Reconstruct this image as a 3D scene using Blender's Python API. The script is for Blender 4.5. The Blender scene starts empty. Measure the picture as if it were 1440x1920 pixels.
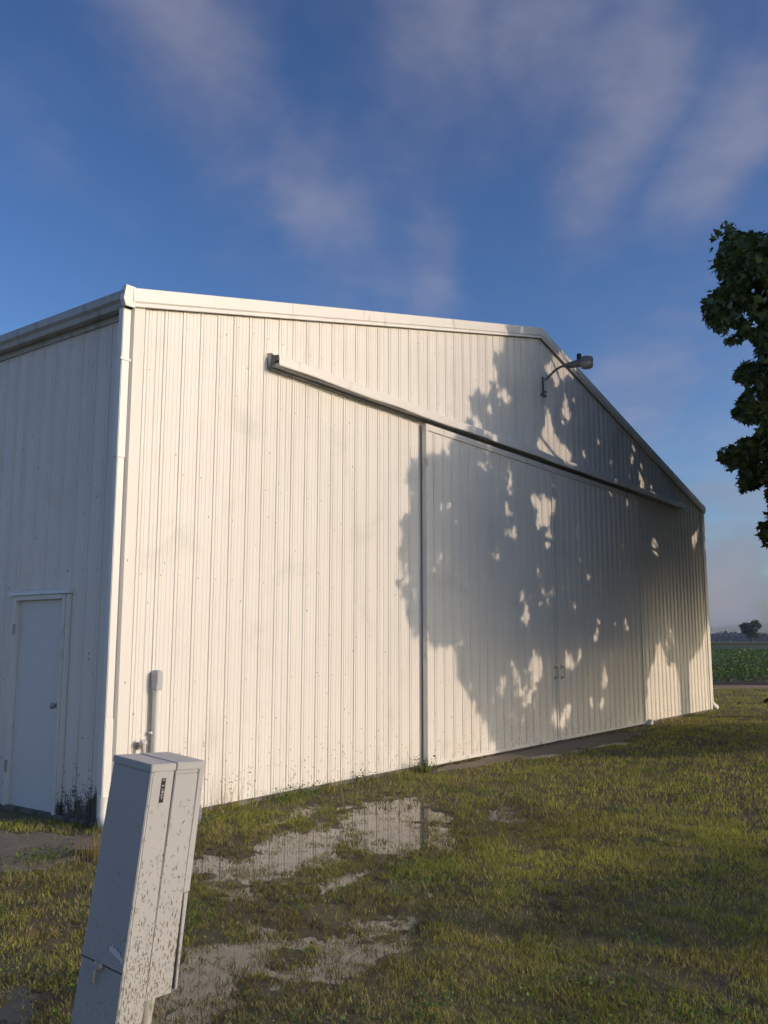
import bpy, bmesh, math, random
import numpy as np
from mathutils import Vector, Matrix, noise

random.seed(7)
rng = np.random.default_rng(7)
S = bpy.context.scene
COL = S.collection
R = math.radians

# ------------------------------------------------------------------ camera, sky, sun
CAM = (-5.0264, -6.7444, 1.6419)
cam_d = bpy.data.cameras.new("camera")
cam = bpy.data.objects.new("camera", cam_d); COL.objects.link(cam)
yaw, pitch, roll = 0.9258, 0.1433, 0.0011
fw = Vector((math.sin(yaw)*math.cos(pitch), math.cos(yaw)*math.cos(pitch), math.sin(pitch)))
rt = Vector((math.cos(yaw), -math.sin(yaw), 0)); up = rt.cross(fw)
r2 = rt*math.cos(roll)+up*math.sin(roll); u2 = up*math.cos(roll)-rt*math.sin(roll)
M = Matrix((r2, u2, -fw)).transposed().to_4x4(); M.translation = Vector(CAM)
cam.matrix_world = M
cam_d.sensor_fit = 'VERTICAL'; cam_d.sensor_height = 24.0
cam_d.lens = 24.0*1671.4/1920
cam_d.clip_start = 0.05; cam_d.clip_end = 9000
S.camera = cam

SA, SB = 0.36, 0.30            # light travels (-SA, 1, -SB)
SUN_EL = math.atan2(SB, math.hypot(SA, 1)); SUN_AZ = math.atan2(SA, -1)

world = bpy.data.worlds.new("World"); S.world = world; world.use_nodes = True

class NT:
    """tiny node helper"""
    def __init__(s, tree): s.t = tree; s.n = tree.nodes; s.l = tree.links
    def node(s, typ, ins=None, **attrs):
        nd = s.n.new(typ)
        for k, v in attrs.items(): setattr(nd, k, v)
        for k, v in (ins or {}).items(): s.put(nd.inputs[k], v)
        return nd
    def put(s, sock, v):
        if isinstance(v, bpy.types.NodeSocket): s.l.new(v, sock)
        elif isinstance(v, bpy.types.Node): s.l.new(v.outputs[0], sock)
        else:
            if isinstance(v, tuple) and len(v) == 3 and sock.type == 'RGBA': v = (*v, 1)
            sock.default_value = v
    def m(s, op, a, b=0.0, c=0.0, clamp=False):
        nd = s.n.new('ShaderNodeMath'); nd.operation = op; nd.use_clamp = clamp
        s.put(nd.inputs[0], a); s.put(nd.inputs[1], b); s.put(nd.inputs[2], c); return nd.outputs[0]
    def ss(s, v, lo, hi):      # smoothstep (lo may exceed hi)
        nd = s.n.new('ShaderNodeMapRange'); nd.interpolation_type = 'SMOOTHSTEP'
        if lo > hi:
            s.put(nd.inputs[0], v); nd.inputs[1].default_value = hi; nd.inputs[2].default_value = lo
            nd.inputs[3].default_value = 1; nd.inputs[4].default_value = 0
        else:
            s.put(nd.inputs[0], v); nd.inputs[1].default_value = lo; nd.inputs[2].default_value = hi
        return nd.outputs[0]
    def mix(s, f, a, b, mode='MIX'):
        nd = s.n.new('ShaderNodeMix'); nd.data_type = 'RGBA'; nd.blend_type = mode
        s.put(nd.inputs[0], f); s.put(nd.inputs[6], a); s.put(nd.inputs[7], b); return nd.outputs[2]
    def noise(s, vec, scale, detail=4, rough=.55, dist=0.0):
        nd = s.n.new('ShaderNodeTexNoise'); s.put(nd.inputs['Vector'], vec)
        nd.inputs['Scale'].default_value = scale; nd.inputs['Detail'].default_value = detail
        nd.inputs['Roughness'].default_value = rough; nd.inputs['Distortion'].default_value = dist
        return nd.outputs[0]
    def vec(s, v, scale=(1, 1, 1), loc=(0, 0, 0), rot=(0, 0, 0)):
        nd = s.n.new('ShaderNodeMapping'); s.put(nd.inputs[0], v)
        nd.inputs['Scale'].default_value = scale; nd.inputs['Location'].default_value = loc
        nd.inputs['Rotation'].default_value = rot; return nd.outputs[0]

def build_world():
    w = NT(world.node_tree); w.n.clear()
    sky = w.node('ShaderNodeTexSky', sky_type='NISHITA', sun_disc=False)
    sky.sun_elevation = SUN_EL; sky.sun_rotation = SUN_AZ % (2*math.pi)
    sky.altitude = 200; sky.air_density = 1.0; sky.dust_density = 2.0; sky.ozone_density = 1.5
    tc = w.node('ShaderNodeTexCoord').outputs['Generated']
    sp = w.node('ShaderNodeSeparateXYZ', {0: tc})
    z = w.m('MAXIMUM', sp.outputs[2], 0.0)
    inv = w.m('DIVIDE', 1.0, w.m('ADD', z, 0.16))
    px = w.m('MULTIPLY', sp.outputs[0], inv); py = w.m('MULTIPLY', sp.outputs[1], inv)
    cv = w.node('ShaderNodeCombineXYZ', {0: px, 1: py, 2: 0.0}).outputs[0]
    streak = w.vec(w.vec(cv, rot=(0, 0, R(-33))), scale=(.62, 2.1, 1), loc=(1.3, 1.65, 0))
    n1 = w.noise(streak, 1.15, 5, .5, .35)
    n2 = w.noise(w.vec(cv, loc=(4, 1, 0)), 3.2, 6, .6, .2)
    c = w.m('ADD', w.m('MULTIPLY', n1, .60), w.m('MULTIPLY', n2, .40))
    # long wisps that run away from the viewer: (along, across, half length, half width, weight)
    ab = w.node('ShaderNodeSeparateXYZ', {0: w.vec(cv, rot=(0, 0, R(-33)))})
    wob = w.m('MULTIPLY', w.m('SUBTRACT', w.noise(w.vec(cv, loc=(7, 2, 0)), 3.5, 4, .6), .5), .22)
    acc = None
    for (ca, cb, ra, rb, am) in ((1.10, .31, .24, .10, 1.0), (1.35, .235, .17, .06, .9), (1.10, .0, .28, .075, .6), (1.62, .01, .24, .05, .7), (1.10, -.12, .14, .07, .45),
                                 (1.22, -.27, .22, .06, .8), (1.32, -.46, .2, .08, .9), (1.25, .62, .26, .09, .55), (.75, .1, .2, .25, .7), (.8, -.6, .3, .2, .8), (.3, .9, .5, .3, .9), (-.5, -.4, .6, .3, .9), (-.9, .8, .5, .4, .9), (.2, -1.3, .6, .3, .9), (2.2, -.5, .4, .2, .6), (-1.6, -.3, .7, .5, .9), (1.3, 1.5, .8, .3, .8)):
        u_ = w.m('DIVIDE', w.m('SUBTRACT', w.m('ADD', ab.outputs[0], wob), ca), ra); v_ = w.m('DIVIDE', w.m('SUBTRACT', w.m('ADD', ab.outputs[1], w.m('MULTIPLY', wob, .6)), cb), rb)
        q_ = w.m('MULTIPLY', w.m('EXPONENT', w.m('MULTIPLY', w.m('ADD', w.m('MULTIPLY', u_, u_), w.m('MULTIPLY', v_, v_)), -.8)), am)
        acc = q_ if acc is None else w.m('MAXIMUM', acc, q_)
    c = w.m('ADD', w.m('MULTIPLY', w.m('SUBTRACT', c, .5), .75), w.m('ADD', w.m('MULTIPLY', acc, .225), .385))
    cl = w.ss(c, .34, .66)
    low = w.ss(z, .30, .02)
    n3 = w.noise(w.vec(tc, scale=(1, 1, 2.6), loc=(2, 0, 0)), 5.5, 5, .5, .3)
    cl2 = w.m('MULTIPLY', w.ss(n3, .40, .58), low)
    cloud = w.m('MAXIMUM', w.m('MULTIPLY', cl, .50), w.m('MULTIPLY', cl2, .85), clamp=True)
    gm = w.node('ShaderNodeGamma', {0: w.mix(1.0, sky.outputs[0], (SKY_NORM,)*3, 'MULTIPLY'), 1: SKY_GAMMA}).outputs[0]
    grade = w.mix(1.0, gm, SKY_TINT, 'MULTIPLY')
    shade = w.mix(w.ss(n2, .3, .7), CLOUD_A, CLOUD_B)
    lowc = w.mix(w.ss(n3, .35, .7), (2.2, 2.4, 3.3), (3.1, 3.1, 3.8))
    shade = w.mix(w.m('MULTIPLY', low, w.ss(cl2, .1, .6)), shade, lowc)
    col = w.mix(cloud, grade, shade)
    bg = w.node('ShaderNodeBackground', {0: col, 1: SKY_STRENGTH})
    out = w.node('ShaderNodeOutputWorld', {0: bg})
SKY_NORM, SKY_GAMMA = .35, 1.35
SKY_TINT = (2.75, 3.3, 4.3)
CLOUD_A = (2.7, 2.65, 3.4); CLOUD_B = (3.9, 3.7, 4.4)
SKY_STRENGTH = 0.10
build_world()

sun_d = bpy.data.lights.new("sun", 'SUN'); sun_d.energy = 2.25; sun_d.angle = R(0.45); sun_d.color = (1.0, .79, .615)
sun = bpy.data.objects.new("sun", sun_d); COL.objects.link(sun); sun.location = (20, -40, 30)
sun.rotation_euler = Vector((-SA, 1, -SB)).to_track_quat('-Z', 'Y').to_euler()

S.view_settings.view_transform = 'Standard'; S.view_settings.look = 'None'
S.view_settings.exposure = 0.0; S.view_settings.gamma = 1.0; S.view_settings.use_curve_mapping = False
S.cycles.max_bounces = 6; S.cycles.diffuse_bounces = 3; S.cycles.transparent_max_bounces = 8
S.cycles.volume_bounces = 0; S.cycles.use_denoising = True

# ------------------------------------------------------------------ materials
def mat(name):
    m = bpy.data.materials.new(name); m.use_nodes = True
    w = NT(m.node_tree); bs = w.n['Principled BSDF']
    return m, w, bs
def geo_pos(w): return w.node('ShaderNodeNewGeometry').outputs['Position']

def plain(name, col, rough=.5, metal=0.0, var=.12, scale=6.0, bump=0.0, dirt=None, dirt_lo=.52):
    m, w, b = mat(name); tc = w.node('ShaderNodeTexCoord').outputs['Object']
    n = w.noise(tc, scale, 5)
    c = w.mix(n, tuple(x*(1-var) for x in col), tuple(min(1, x*(1+var)) for x in col))
    if dirt:
        n2 = w.noise(w.vec(tc, scale=(1, 1, .35)), scale*2.2, 6, .65)
        c = w.mix(w.m('MULTIPLY', w.ss(n2, dirt_lo, dirt_lo+.16), .75), c, dirt)
    w.put(b.inputs['Base Color'], c); b.inputs['Roughness'].default_value = rough
    b.inputs['Metallic'].default_value = metal
    if bump:
        bp = w.node('ShaderNodeBump', {'Height': w.noise(tc, scale*5, 4), 'Strength': bump, 'Distance': .01})
        w.put(b.inputs['Normal'], bp.outputs[0])
    return m

H, RX, RZ, W = 4.743, 8.36, 6.777, 16.85
SLOPE = (RZ-H)/RX
RIB0 = .16
def sheet_metal(name, side=False, door=False):
    m, w, b = mat(name); P = geo_pos(w); sp = w.node('ShaderNodeSeparateXYZ', {0: P})
    X, Y, Z = sp.outputs
    U = Y if side else X
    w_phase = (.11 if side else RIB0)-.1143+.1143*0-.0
    base = w.mix(w.noise(w.vec(P, scale=(1, 1, .5)), .9, 5, .6), (.73, .69, .62), (.80, .765, .695))
    # soft rubbed patches and faint vertical washes
    wash = w.ss(w.noise(w.vec(P, scale=(1.0, 1.0, .16), loc=(3, 1, 0)), 2.3, 6, .62), .50, .80)
    col = w.mix(w.m('MULTIPLY', wash, .30), base, (.50, .47, .40))
    blot = w.ss(w.noise(w.vec(P, loc=(9, 4, 2)), 1.25, 5, .6, .6), .54, .76)
    col = w.mix(w.m('MULTIPLY', blot, .34), col, (.50, .48, .41))
    if side:
        d = w.m('SUBTRACT', H, Z)
        amt = .35
    else:
        roof = w.m('SUBTRACT', RZ, w.m('MULTIPLY', w.m('ABSOLUTE', w.m('SUBTRACT', X, RX)), SLOPE))
        d = w.m('SUBTRACT', roof, Z)
        amt = w.m('ADD', w.m('MULTIPLY', w.ss(X, 5.2, 9.2), .82), .16)
    # streaks that run down from the roof trim, strongest on the far half
    st = w.ss(w.noise(w.vec(P, scale=(1, 1, .045)), 11.0, 5, .68), .40, .66)
    sm = w.ss(w.noise(w.vec(P, scale=(1, 1, .5), loc=(5, 0, 1)), 2.2, 5, .6), .36, .62)
    topg = w.ss(d, 2.3, .0)
    stm = w.m('MULTIPLY', w.m('MULTIPLY', w.m('MULTIPLY', st, w.m('ADD', w.m('MULTIPLY', sm, .7), .3)), topg), amt)
    if door: stm = w.m('MULTIPLY', stm, .35)
    col = w.mix(w.m('MULTIPLY', stm, .5), col, (.34, .33, .29))
    grime = w.m('MULTIPLY', w.m('MULTIPLY', sm, w.ss(d, 3.0, .1)), w.m('MULTIPLY', amt, .28))
    if door: grime = w.m('MULTIPLY', grime, .3)
    col = w.mix(grime, col, (.46, .45, .39))
    # grass clippings and splash near the ground
    vor = w.node('ShaderNodeTexVoronoi', {'Vector': w.vec(P, scale=(1, 1, .6)), 'Scale': 34.0, 'Randomness': 1.0})
    rnd = w.node('ShaderNodeSeparateColor', {0: vor.outputs['Color']}).outputs[0]
    low = w.m('POWER', w.ss(Z, 1.1, 0.0), 2.0)
    # darker lines along both flanks of every major rib, with more dirt near the ground
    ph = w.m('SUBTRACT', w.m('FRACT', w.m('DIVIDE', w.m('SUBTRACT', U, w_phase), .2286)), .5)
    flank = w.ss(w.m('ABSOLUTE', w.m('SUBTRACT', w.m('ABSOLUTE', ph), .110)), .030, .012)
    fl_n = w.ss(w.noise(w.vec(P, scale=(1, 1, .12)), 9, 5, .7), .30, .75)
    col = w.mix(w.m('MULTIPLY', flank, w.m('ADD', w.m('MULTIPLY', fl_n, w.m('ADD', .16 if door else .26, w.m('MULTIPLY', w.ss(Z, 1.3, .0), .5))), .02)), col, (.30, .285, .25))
    spk = w.m('MULTIPLY', w.ss(vor.outputs['Distance'], .30, .16), w.m('GREATER_THAN', rnd, w.m('SUBTRACT', .992, w.m('MULTIPLY', low, .38))))
    col = w.mix(w.m('MULTIPLY', spk, .75), col, (.10, .095, .05))
    ns = w.noise(w.vec(P, scale=(1, 1, .30)), 26.0, 5, .7)
    lowband = w.m('MULTIPLY', w.ss(Z, .55, .0), w.ss(ns, .52, .72))
    col = w.mix(w.m('MULTIPLY', lowband, .6), col, (.22, .20, .12))
    if side:   # black mildew at the foot of the corner
        k = w.m('ADD', w.m('MULTIPLY', w.noise(w.vec(P, scale=(1, 1, .5)), 13, 6, .75), .62), w.m('MULTIPLY', w.noise(w.vec(P, scale=(1, 1, .7), loc=(3, 3, 3)), 60, 4, .7), .38))
        fade = w.m('MULTIPLY', w.ss(Z, .62, -.05), w.ss(Y, 1.7, .1))
        mm = w.ss(w.m('ADD', k, w.m('MULTIPLY', fade, .36)), .655, .70)
        col = w.mix(w.m('MULTIPLY', mm, .9), col, (.024, .025, .016))
    w.put(b.inputs['Base Color'], col)
    b.inputs['Roughness'].default_value = .42
    b.inputs['Specular IOR Level'].default_value = .35
    oil = w.noise(w.vec(P, scale=(1, 1, .45)), 1.7, 2, .4)
    bp = w.node('ShaderNodeBump', {'Height': oil, 'Strength': .25, 'Distance': .05})
    w.put(b.inputs['Normal'], bp.outputs[0])
    return m
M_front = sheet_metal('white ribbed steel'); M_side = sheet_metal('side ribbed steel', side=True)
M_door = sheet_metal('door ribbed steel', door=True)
M_trim = plain('white trim steel', (.74, .715, .66), .42, 0, .08, 2.5, 0, (.36, .34, .27), .58)
M_gutter = plain('weathered gutter steel', (.42, .415, .40), .45, 0, .2, 3, 0, (.22, .21, .18), .50)
M_down = plain('downspout steel', (.76, .74, .69), .4, 0, .05, 3, 0, (.4, .37, .3), .62)
M_doorslab = plain('grey white door paint', (.70, .69, .66), .55, 0, .05, 18, .05, (.3, .29, .25), .66)
M_galv = plain('galvanised steel', (.36, .37, .38), .45, .55, .2, 14, 0, (.2, .19, .17), .56)
M_dark = plain('dark steel', (.05, .05, .052), .6, .3, .2, 20)
M_black = plain('black plastic', (.015, .015, .017), .5, 0, .2, 20)
M_conc = plain('concrete', (.19, .175, .145), .9, 0, .25, 5, .3, (.06, .055, .035), .42)
M_pvc = plain('grey conduit', (.42, .44, .45), .5, 0, .06, 10)
M_cond = plain('cream painted conduit', (.74, .72, .66), .45, 0, .04, 6)
M_brass = plain('weathered brass', (.42, .38, .32), .55, .3, .3, 40)
M_roof = plain('roof steel', (.6, .6, .58), .45, 0, .1, 2)
M_rust = plain('rust', (.16, .07, .03), .8, 0, .3, 60)

def pedestal_paint():
    m, w, b = mat('grey enclosure paint'); P = geo_pos(w)
    Z = w.node('ShaderNodeSeparateXYZ', {0: P}).outputs[2]
    N = w.node('ShaderNodeSeparateXYZ', {0: w.node('ShaderNodeNewGeometry').outputs['True Normal']})
    col = w.mix(w.noise(P, 5, 4), (.40, .395, .385), (.45, .44, .43))
    low = w.ss(Z, .95, .18)
    # dried grass clippings stuck on, thicker towards the ground
    tot = None
    for i, (sc, ro) in enumerate(((110, .5), (150, -.9), (85, 1.25), (210, .2))):
        v = w.node('ShaderNodeTexVoronoi', {'Vector': w.vec(P, scale=(1, 1, .30), rot=(ro*.3, ro, 0), loc=(i, i*2, i)), 'Scale': float(sc)})
        rr = w.node('ShaderNodeSeparateColor', {0: v.outputs['Color']}).outputs[0]
        s_ = w.m('MULTIPLY', w.ss(v.outputs['Distance'], .40, .22), w.m('GREATER_THAN', rr, w.m('SUBTRACT', .995, w.m('MULTIPLY', w.m('POWER', low, 1.8), .42))))
        tot = s_ if tot is None else w.m('MAXIMUM', tot, s_)
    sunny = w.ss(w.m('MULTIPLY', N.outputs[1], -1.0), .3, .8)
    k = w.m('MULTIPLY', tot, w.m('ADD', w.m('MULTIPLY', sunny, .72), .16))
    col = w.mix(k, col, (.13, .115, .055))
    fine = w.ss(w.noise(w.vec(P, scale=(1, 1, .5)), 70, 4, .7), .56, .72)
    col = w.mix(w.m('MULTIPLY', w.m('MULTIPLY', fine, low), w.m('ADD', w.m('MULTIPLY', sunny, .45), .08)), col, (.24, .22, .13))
    w.put(b.inputs['Base Color'], col); b.inputs['Roughness'].default_value = .5
    bp = w.node('ShaderNodeBump', {'Height': w.noise(P, 260, 2), 'Strength': .12, 'Distance': .002})
    w.put(b.inputs['Normal'], bp.outputs[0])
    return m
M_ped = pedestal_paint()
M_pedside = M_ped

# puddle dips and bare places, in metres on the ground: x, y, radius along, radius across, angle, depth
PUD = [(1.75, -1.75, 1.35, .55, 30, .035), (.35, -1.75, 1.2, .42, 25, .032), (1.75, -.72, .75, .16, 8, .022), (-.35, -1.55, .55, .30, 60, .028),
       (-1.75, -3.22, .78, .32, 22, .024), (-1.15, -3.55, .8, .26, 10, .019), (2.65, -2.5, .7, .22, 30, .026), (.0, -2.65, .9, .28, 12, .018), (1.4, -2.5, .8, .25, 25, .018),
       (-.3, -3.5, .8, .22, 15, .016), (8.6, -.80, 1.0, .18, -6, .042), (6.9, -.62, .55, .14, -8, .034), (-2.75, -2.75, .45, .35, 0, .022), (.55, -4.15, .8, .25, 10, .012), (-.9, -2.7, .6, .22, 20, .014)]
BARE = [(-5.5, 5.5, 6.0, 4.0, 100), (8.3, -.42, 2.6, .42, -3), (5.6, -.35, 1.2, .22, 0), (-.75, .05, 1.1, .42, 128), (-1.6, 1.2, 2.2, .8, 110), (11.3, -.15, 1.8, .12, 0)]  # the first, widest one is unseen, added to bounce warm light onto the west wall
def ell(x, y, e):
    a = R(e[4]); dx, dy = x-e[0], y-e[1]
    u = (dx*math.cos(a)+dy*math.sin(a))/e[2]; v = (-dx*math.sin(a)+dy*math.cos(a))/e[3]
    return u*u+v*v
def fnoise(x, y, s, o=0.0):   # cheap vectorised value noise
    X, Y = x*s+o, y*s-o*1.7
    xi, yi = np.floor(X), np.floor(Y); fx, fy = X-xi, Y-yi
    fx = fx*fx*(3-2*fx); fy = fy*fy*(3-2*fy)
    def h(a, b):
        v = np.sin(a*127.1+b*311.7+o*13.7)*43758.5453; return v-np.floor(v)
    return (h(xi, yi)*(1-fx)+h(xi+1, yi)*fx)*(1-fy)+(h(xi, yi+1)*(1-fx)+h(xi+1, yi+1)*fx)*fy
def fbm(x, y, s, o=0.0, n=4):
    t, a, tot = 0, 1.0, 0
    for i in range(n): t = t+a*fnoise(x, y, s*2**i, o+i*3.3); tot += a; a *= .55
    return t/tot
def dip(x, y):
    x = x+.35*(fbm(x, y, 1.6, 5.)-.5)+.22*(fbm(x, y, 6., 2.)-.5); y = y+.35*(fbm(x, y, 1.6, 9.)-.5)+.22*(fbm(x, y, 6., 7.)-.5)
    d = 0*x
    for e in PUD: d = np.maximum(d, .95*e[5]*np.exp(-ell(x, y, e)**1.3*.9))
    return d
def bare(x, y):
    x = x+.4*(fbm(x, y, 2.2, 15.)-.5); y = y+.4*(fbm(x, y, 2.2, 19.)-.5)
    d = 0*x
    for e in BARE: d = np.maximum(d, np.exp(-ell(x, y, e)**1.5))
    return d
WATER_Z = -0.004
def gz(x, y):
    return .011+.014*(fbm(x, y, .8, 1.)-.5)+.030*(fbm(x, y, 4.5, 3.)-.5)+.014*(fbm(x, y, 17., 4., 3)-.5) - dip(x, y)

def lawn_material(name, far=False):
    m, w, b = mat(name); P = geo_pos(w)
    n1 = w.noise(P, .55, 5, .6); n2 = w.noise(P, 9, 6, .7); n3 = w.noise(P, 60, 4, .7)
    soil = w.mix(n2, (.052, .045, .026), (.12, .10, .06))
    th = w.mix(n3, (.07, .072, .022), (.20, .165, .07))
    col = w.mix(w.ss(n1, .3, .7), th, soil)
    col = w.mix(w.ss(n3, .55, .75), col, (.16, .125, .07))
    w.put(b.inputs['Base Color'], col)
    wt = w.node('ShaderNodeSeparateColor', {0: w.node('ShaderNodeAttribute', attribute_name='tint').outputs['Color']}).outputs[0]
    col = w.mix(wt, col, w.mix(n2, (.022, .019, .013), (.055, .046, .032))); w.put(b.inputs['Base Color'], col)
    w.put(b.inputs['Roughness'], w.m('SUBTRACT', w.m('ADD', w.m('MULTIPLY', n1, .3), .65), w.m('MULTIPLY', wt, .50)))
    bp = w.node('ShaderNodeBump', {'Height': w.m('ADD', n3, w.m('MULTIPLY', n2, .6)), 'Strength': .7, 'Distance': .02})
    w.put(b.inputs['Normal'], bp.outputs[0])
    return m
M_lawn = lawn_material('thatch and soil')

def bare_material():
    m, w, b = mat('bare packed soil'); P = geo_pos(w)
    n2 = w.noise(P, 6, 6, .7); n3 = w.noise(P, 45, 5, .7)
    col = w.mix(n2, (.15, .12, .085), (.28, .23, .165))
    col = w.mix(w.ss(n3, .5, .72), col, (.33, .28, .21))
    w.put(b.inputs['Base Color'], col); b.inputs['Roughness'].default_value = .85
    bp = w.node('ShaderNodeBump', {'Height': n3, 'Strength': .8, 'Distance': .015})
    w.put(b.inputs['Normal'], bp.outputs[0]); return m
M_bare = bare_material()

def water_material():
    m, w, b = mat('muddy puddle water'); P = geo_pos(w)
    n = w.noise(P, 3, 4)
    w.put(b.inputs['Base Color'], w.mix(n, (.085, .076, .058), (.12, .108, .084)))
    b.inputs['Roughness'].default_value = .02; b.inputs['IOR'].default_value = 1.36
    b.inputs['Specular IOR Level'].default_value = .6
    bp = w.node('ShaderNodeBump', {'Height': w.noise(P, 14, 3, .5), 'Strength': .012, 'Distance': .01})
    w.put(b.inputs['Normal'], bp.outputs[0]); return m
M_water = water_material()

def attr_leaf(name, trans=.35, rough=.5, gain=1.0, spec=.3):
    """foliage coloured by the mesh's own per-leaf colour"""
    m, w, b = mat(name)
    at = w.node('ShaderNodeAttribute', attribute_name='tint').outputs['Color']
    w.put(b.inputs['Base Color'], at); b.inputs['Roughness'].default_value = rough
    b.inputs['Specular IOR Level'].default_value = spec
    tr = w.node('ShaderNodeBsdfTranslucent', {0: w.mix(1.0, at, (1.3, 1.35, .6), 'MULTIPLY')})
    mx = w.node('ShaderNodeMixShader', {0: trans, 1: b.outputs[0], 2: tr.outputs[0]})
    w.l.new(mx.outputs[0], w.n['Material Output'].inputs[0]); return m
M_grass = attr_leaf('grass blades', .40, .55)
M_leaf = attr_leaf('maple leaves', .16, .42, spec=.35)
M_crop = attr_leaf('bean leaves', .25, .5)
def bark(name, a, b_):
    m, w, b = mat(name); P = geo_pos(w)
    n = w.noise(w.vec(P, scale=(1, 1, .22)), 14, 6, .7)
    w.put(b.inputs['Base Color'], w.mix(n, a, b_)); b.inputs['Roughness'].default_value = .9
    bp = w.node('ShaderNodeBump', {'Height': n, 'Strength': 1.0, 'Distance': .03}); w.put(b.inputs['Normal'], bp.outputs[0]); return m
M_bark = bark('maple bark', (.05, .042, .034), (.14, .12, .10))

# ------------------------------------------------------------------ object helpers
def link(name, me, m, parent=None, loc=None):
    o = bpy.data.objects.new(name, me); COL.objects.link(o)
    if m is not None and not me.materials: me.materials.append(m)
    if parent: o.parent = parent
    if loc: o.location = loc
    return o
def tag(o, label=None, cat=None, group=None, kind=None):
    if label: o['label'] = label
    if cat: o['category'] = cat
    if group: o['group'] = group
    if kind: o['kind'] = kind
    return o
def thing(name, label, cat, loc=(0, 0, 0), group=None):
    o = bpy.data.objects.new(name, None); COL.objects.link(o); o.location = loc; o.empty_display_size = .2
    return tag(o, label, cat, group)
def pymesh(verts, faces, name='mesh'):
    me = bpy.data.meshes.new(name); me.from_pydata([tuple(v) for v in verts], [], [tuple(f) for f in faces]); me.update(); return me
class MB:
    def __init__(s): s.v = []; s.f = []; s.sm = []
    def add(s, v, f, smooth=False):
        n = len(s.v); s.v += [tuple(x) for x in v]; s.f += [tuple(i+n for i in q) for q in f]; s.sm += [smooth]*len(f); return s
    def box(s, x0, x1, y0, y1, z0, z1):
        return s.add([(x0,y0,z0),(x1,y0,z0),(x1,y1,z0),(x0,y1,z0),(x0,y0,z1),(x1,y0,z1),(x1,y1,z1),(x0,y1,z1)],
                     [(0,3,2,1),(4,5,6,7),(0,1,5,4),(1,2,6,5),(2,3,7,6),(3,0,4,7)])
    def tube(s, pts, rad, n=12, cap=True):
        pts = [Vector(p) for p in pts]; rad = rad if isinstance(rad, (list, tuple)) else [rad]*len(pts)
        V = []; F = []
        t0 = (pts[1]-pts[0]).normalized(); ref = Vector((0, 0, 1)) if abs(t0.z) < .9 else Vector((1, 0, 0))
        a = t0.cross(ref).normalized()
        for i, p in enumerate(pts):
            t = (pts[min(i+1, len(pts)-1)]-pts[max(i-1, 0)]).normalized()
            a = (a-t*a.dot(t)).normalized(); b = t.cross(a)
            for k in range(n):
                an = 2*math.pi*k/n; V.append(p+(a*math.cos(an)+b*math.sin(an))*rad[i])
        for i in range(len(pts)-1):
            for k in range(n):
                F.append((i*n+k, i*n+(k+1) % n, (i+1)*n+(k+1) % n, (i+1)*n+k))
        s.add(V, F, True)
        if cap:
            s.add(V[:n], [tuple(range(n))[::-1]]); s.add(V[-n:], [tuple(range(n))])
        return s
    def prism(s, prof, a, b):
        """profile points swept from a(profile) to b(profile): a, b map (u, v) to 3-D"""
        n = len(prof); V = [a(*p) for p in prof]+[b(*p) for p in prof]
        F = [(i, (i+1) % n, n+(i+1) % n, n+i) for i in range(n)]+[tuple(range(n))[::-1], tuple(range(n, 2*n))]
        return s.add(V, F)
    def mesh(s, name='mesh', bevel=0):
        me = bpy.data.meshes.new(name); me.from_pydata(s.v, [], s.f); me.update()
        me.polygons.foreach_set('use_smooth', s.sm)
        if bevel:
            bm = bmesh.new(); bm.from_mesh(me)
            bmesh.ops.remove_doubles(bm, verts=bm.verts, dist=1e-5)
            es = [e for e in bm.edges if len(e.link_faces) == 2 and e.calc_face_angle(0) > .6]
            bmesh.ops.bevel(bm, geom=es, offset=bevel, segments=2, affect='EDGES', clamp_overlap=True)
            bm.to_mesh(me); bm.free()
        return me
    def obj(s, name, m, parent=None, bevel=0): return link(name, s.mesh(name, bevel), m, parent)

# ------------------------------------------------------------------ ground
def grid_mesh(x0, x1, y0, y1, step, fn, name):
    nx = int((x1-x0)/step)+1; ny = int((y1-y0)/step)+1
    xs = np.linspace(x0, x1, nx); ys = np.linspace(y0, y1, ny)
    X, Y = np.meshgrid(xs, ys); Z = fn(X, Y)
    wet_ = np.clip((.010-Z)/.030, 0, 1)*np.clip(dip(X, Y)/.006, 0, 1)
    co = np.stack([X, Y, Z], -1).reshape(-1, 3).astype(np.float32)
    i = np.arange(nx*ny).reshape(ny, nx)
    q = np.stack([i[:-1, :-1], i[:-1, 1:], i[1:, 1:], i[1:, :-1]], -1).reshape(-1, 4)
    return np_mesh(co, q, name, True, np.repeat(wet_.reshape(-1, 1), 3, 1))
def np_mesh(co, faces, name, smooth=False, tint=None):
    k = faces.shape[1]; me = bpy.data.meshes.new(name)
    me.vertices.add(len(co)); me.vertices.foreach_set('co', np.ascontiguousarray(co, np.float32).ravel())
    me.loops.add(faces.size); me.loops.foreach_set('vertex_index', np.ascontiguousarray(faces, np.int32).ravel())
    me.polygons.add(len(faces)); me.polygons.foreach_set('loop_start', np.arange(0, faces.size, k, dtype=np.int32))
    me.polygons.foreach_set('loop_total', np.full(len(faces), k, np.int32))
    me.polygons.foreach_set('use_smooth', np.full(len(faces), smooth))
    if tint is not None:
        a = me.color_attributes.new('tint', 'FLOAT_COLOR', 'POINT')
        c = np.ones((len(co), 4), np.float32); c[:, :3] = tint; a.data.foreach_set('color', c.ravel())
    me.update(calc_edges=True); return me

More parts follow.
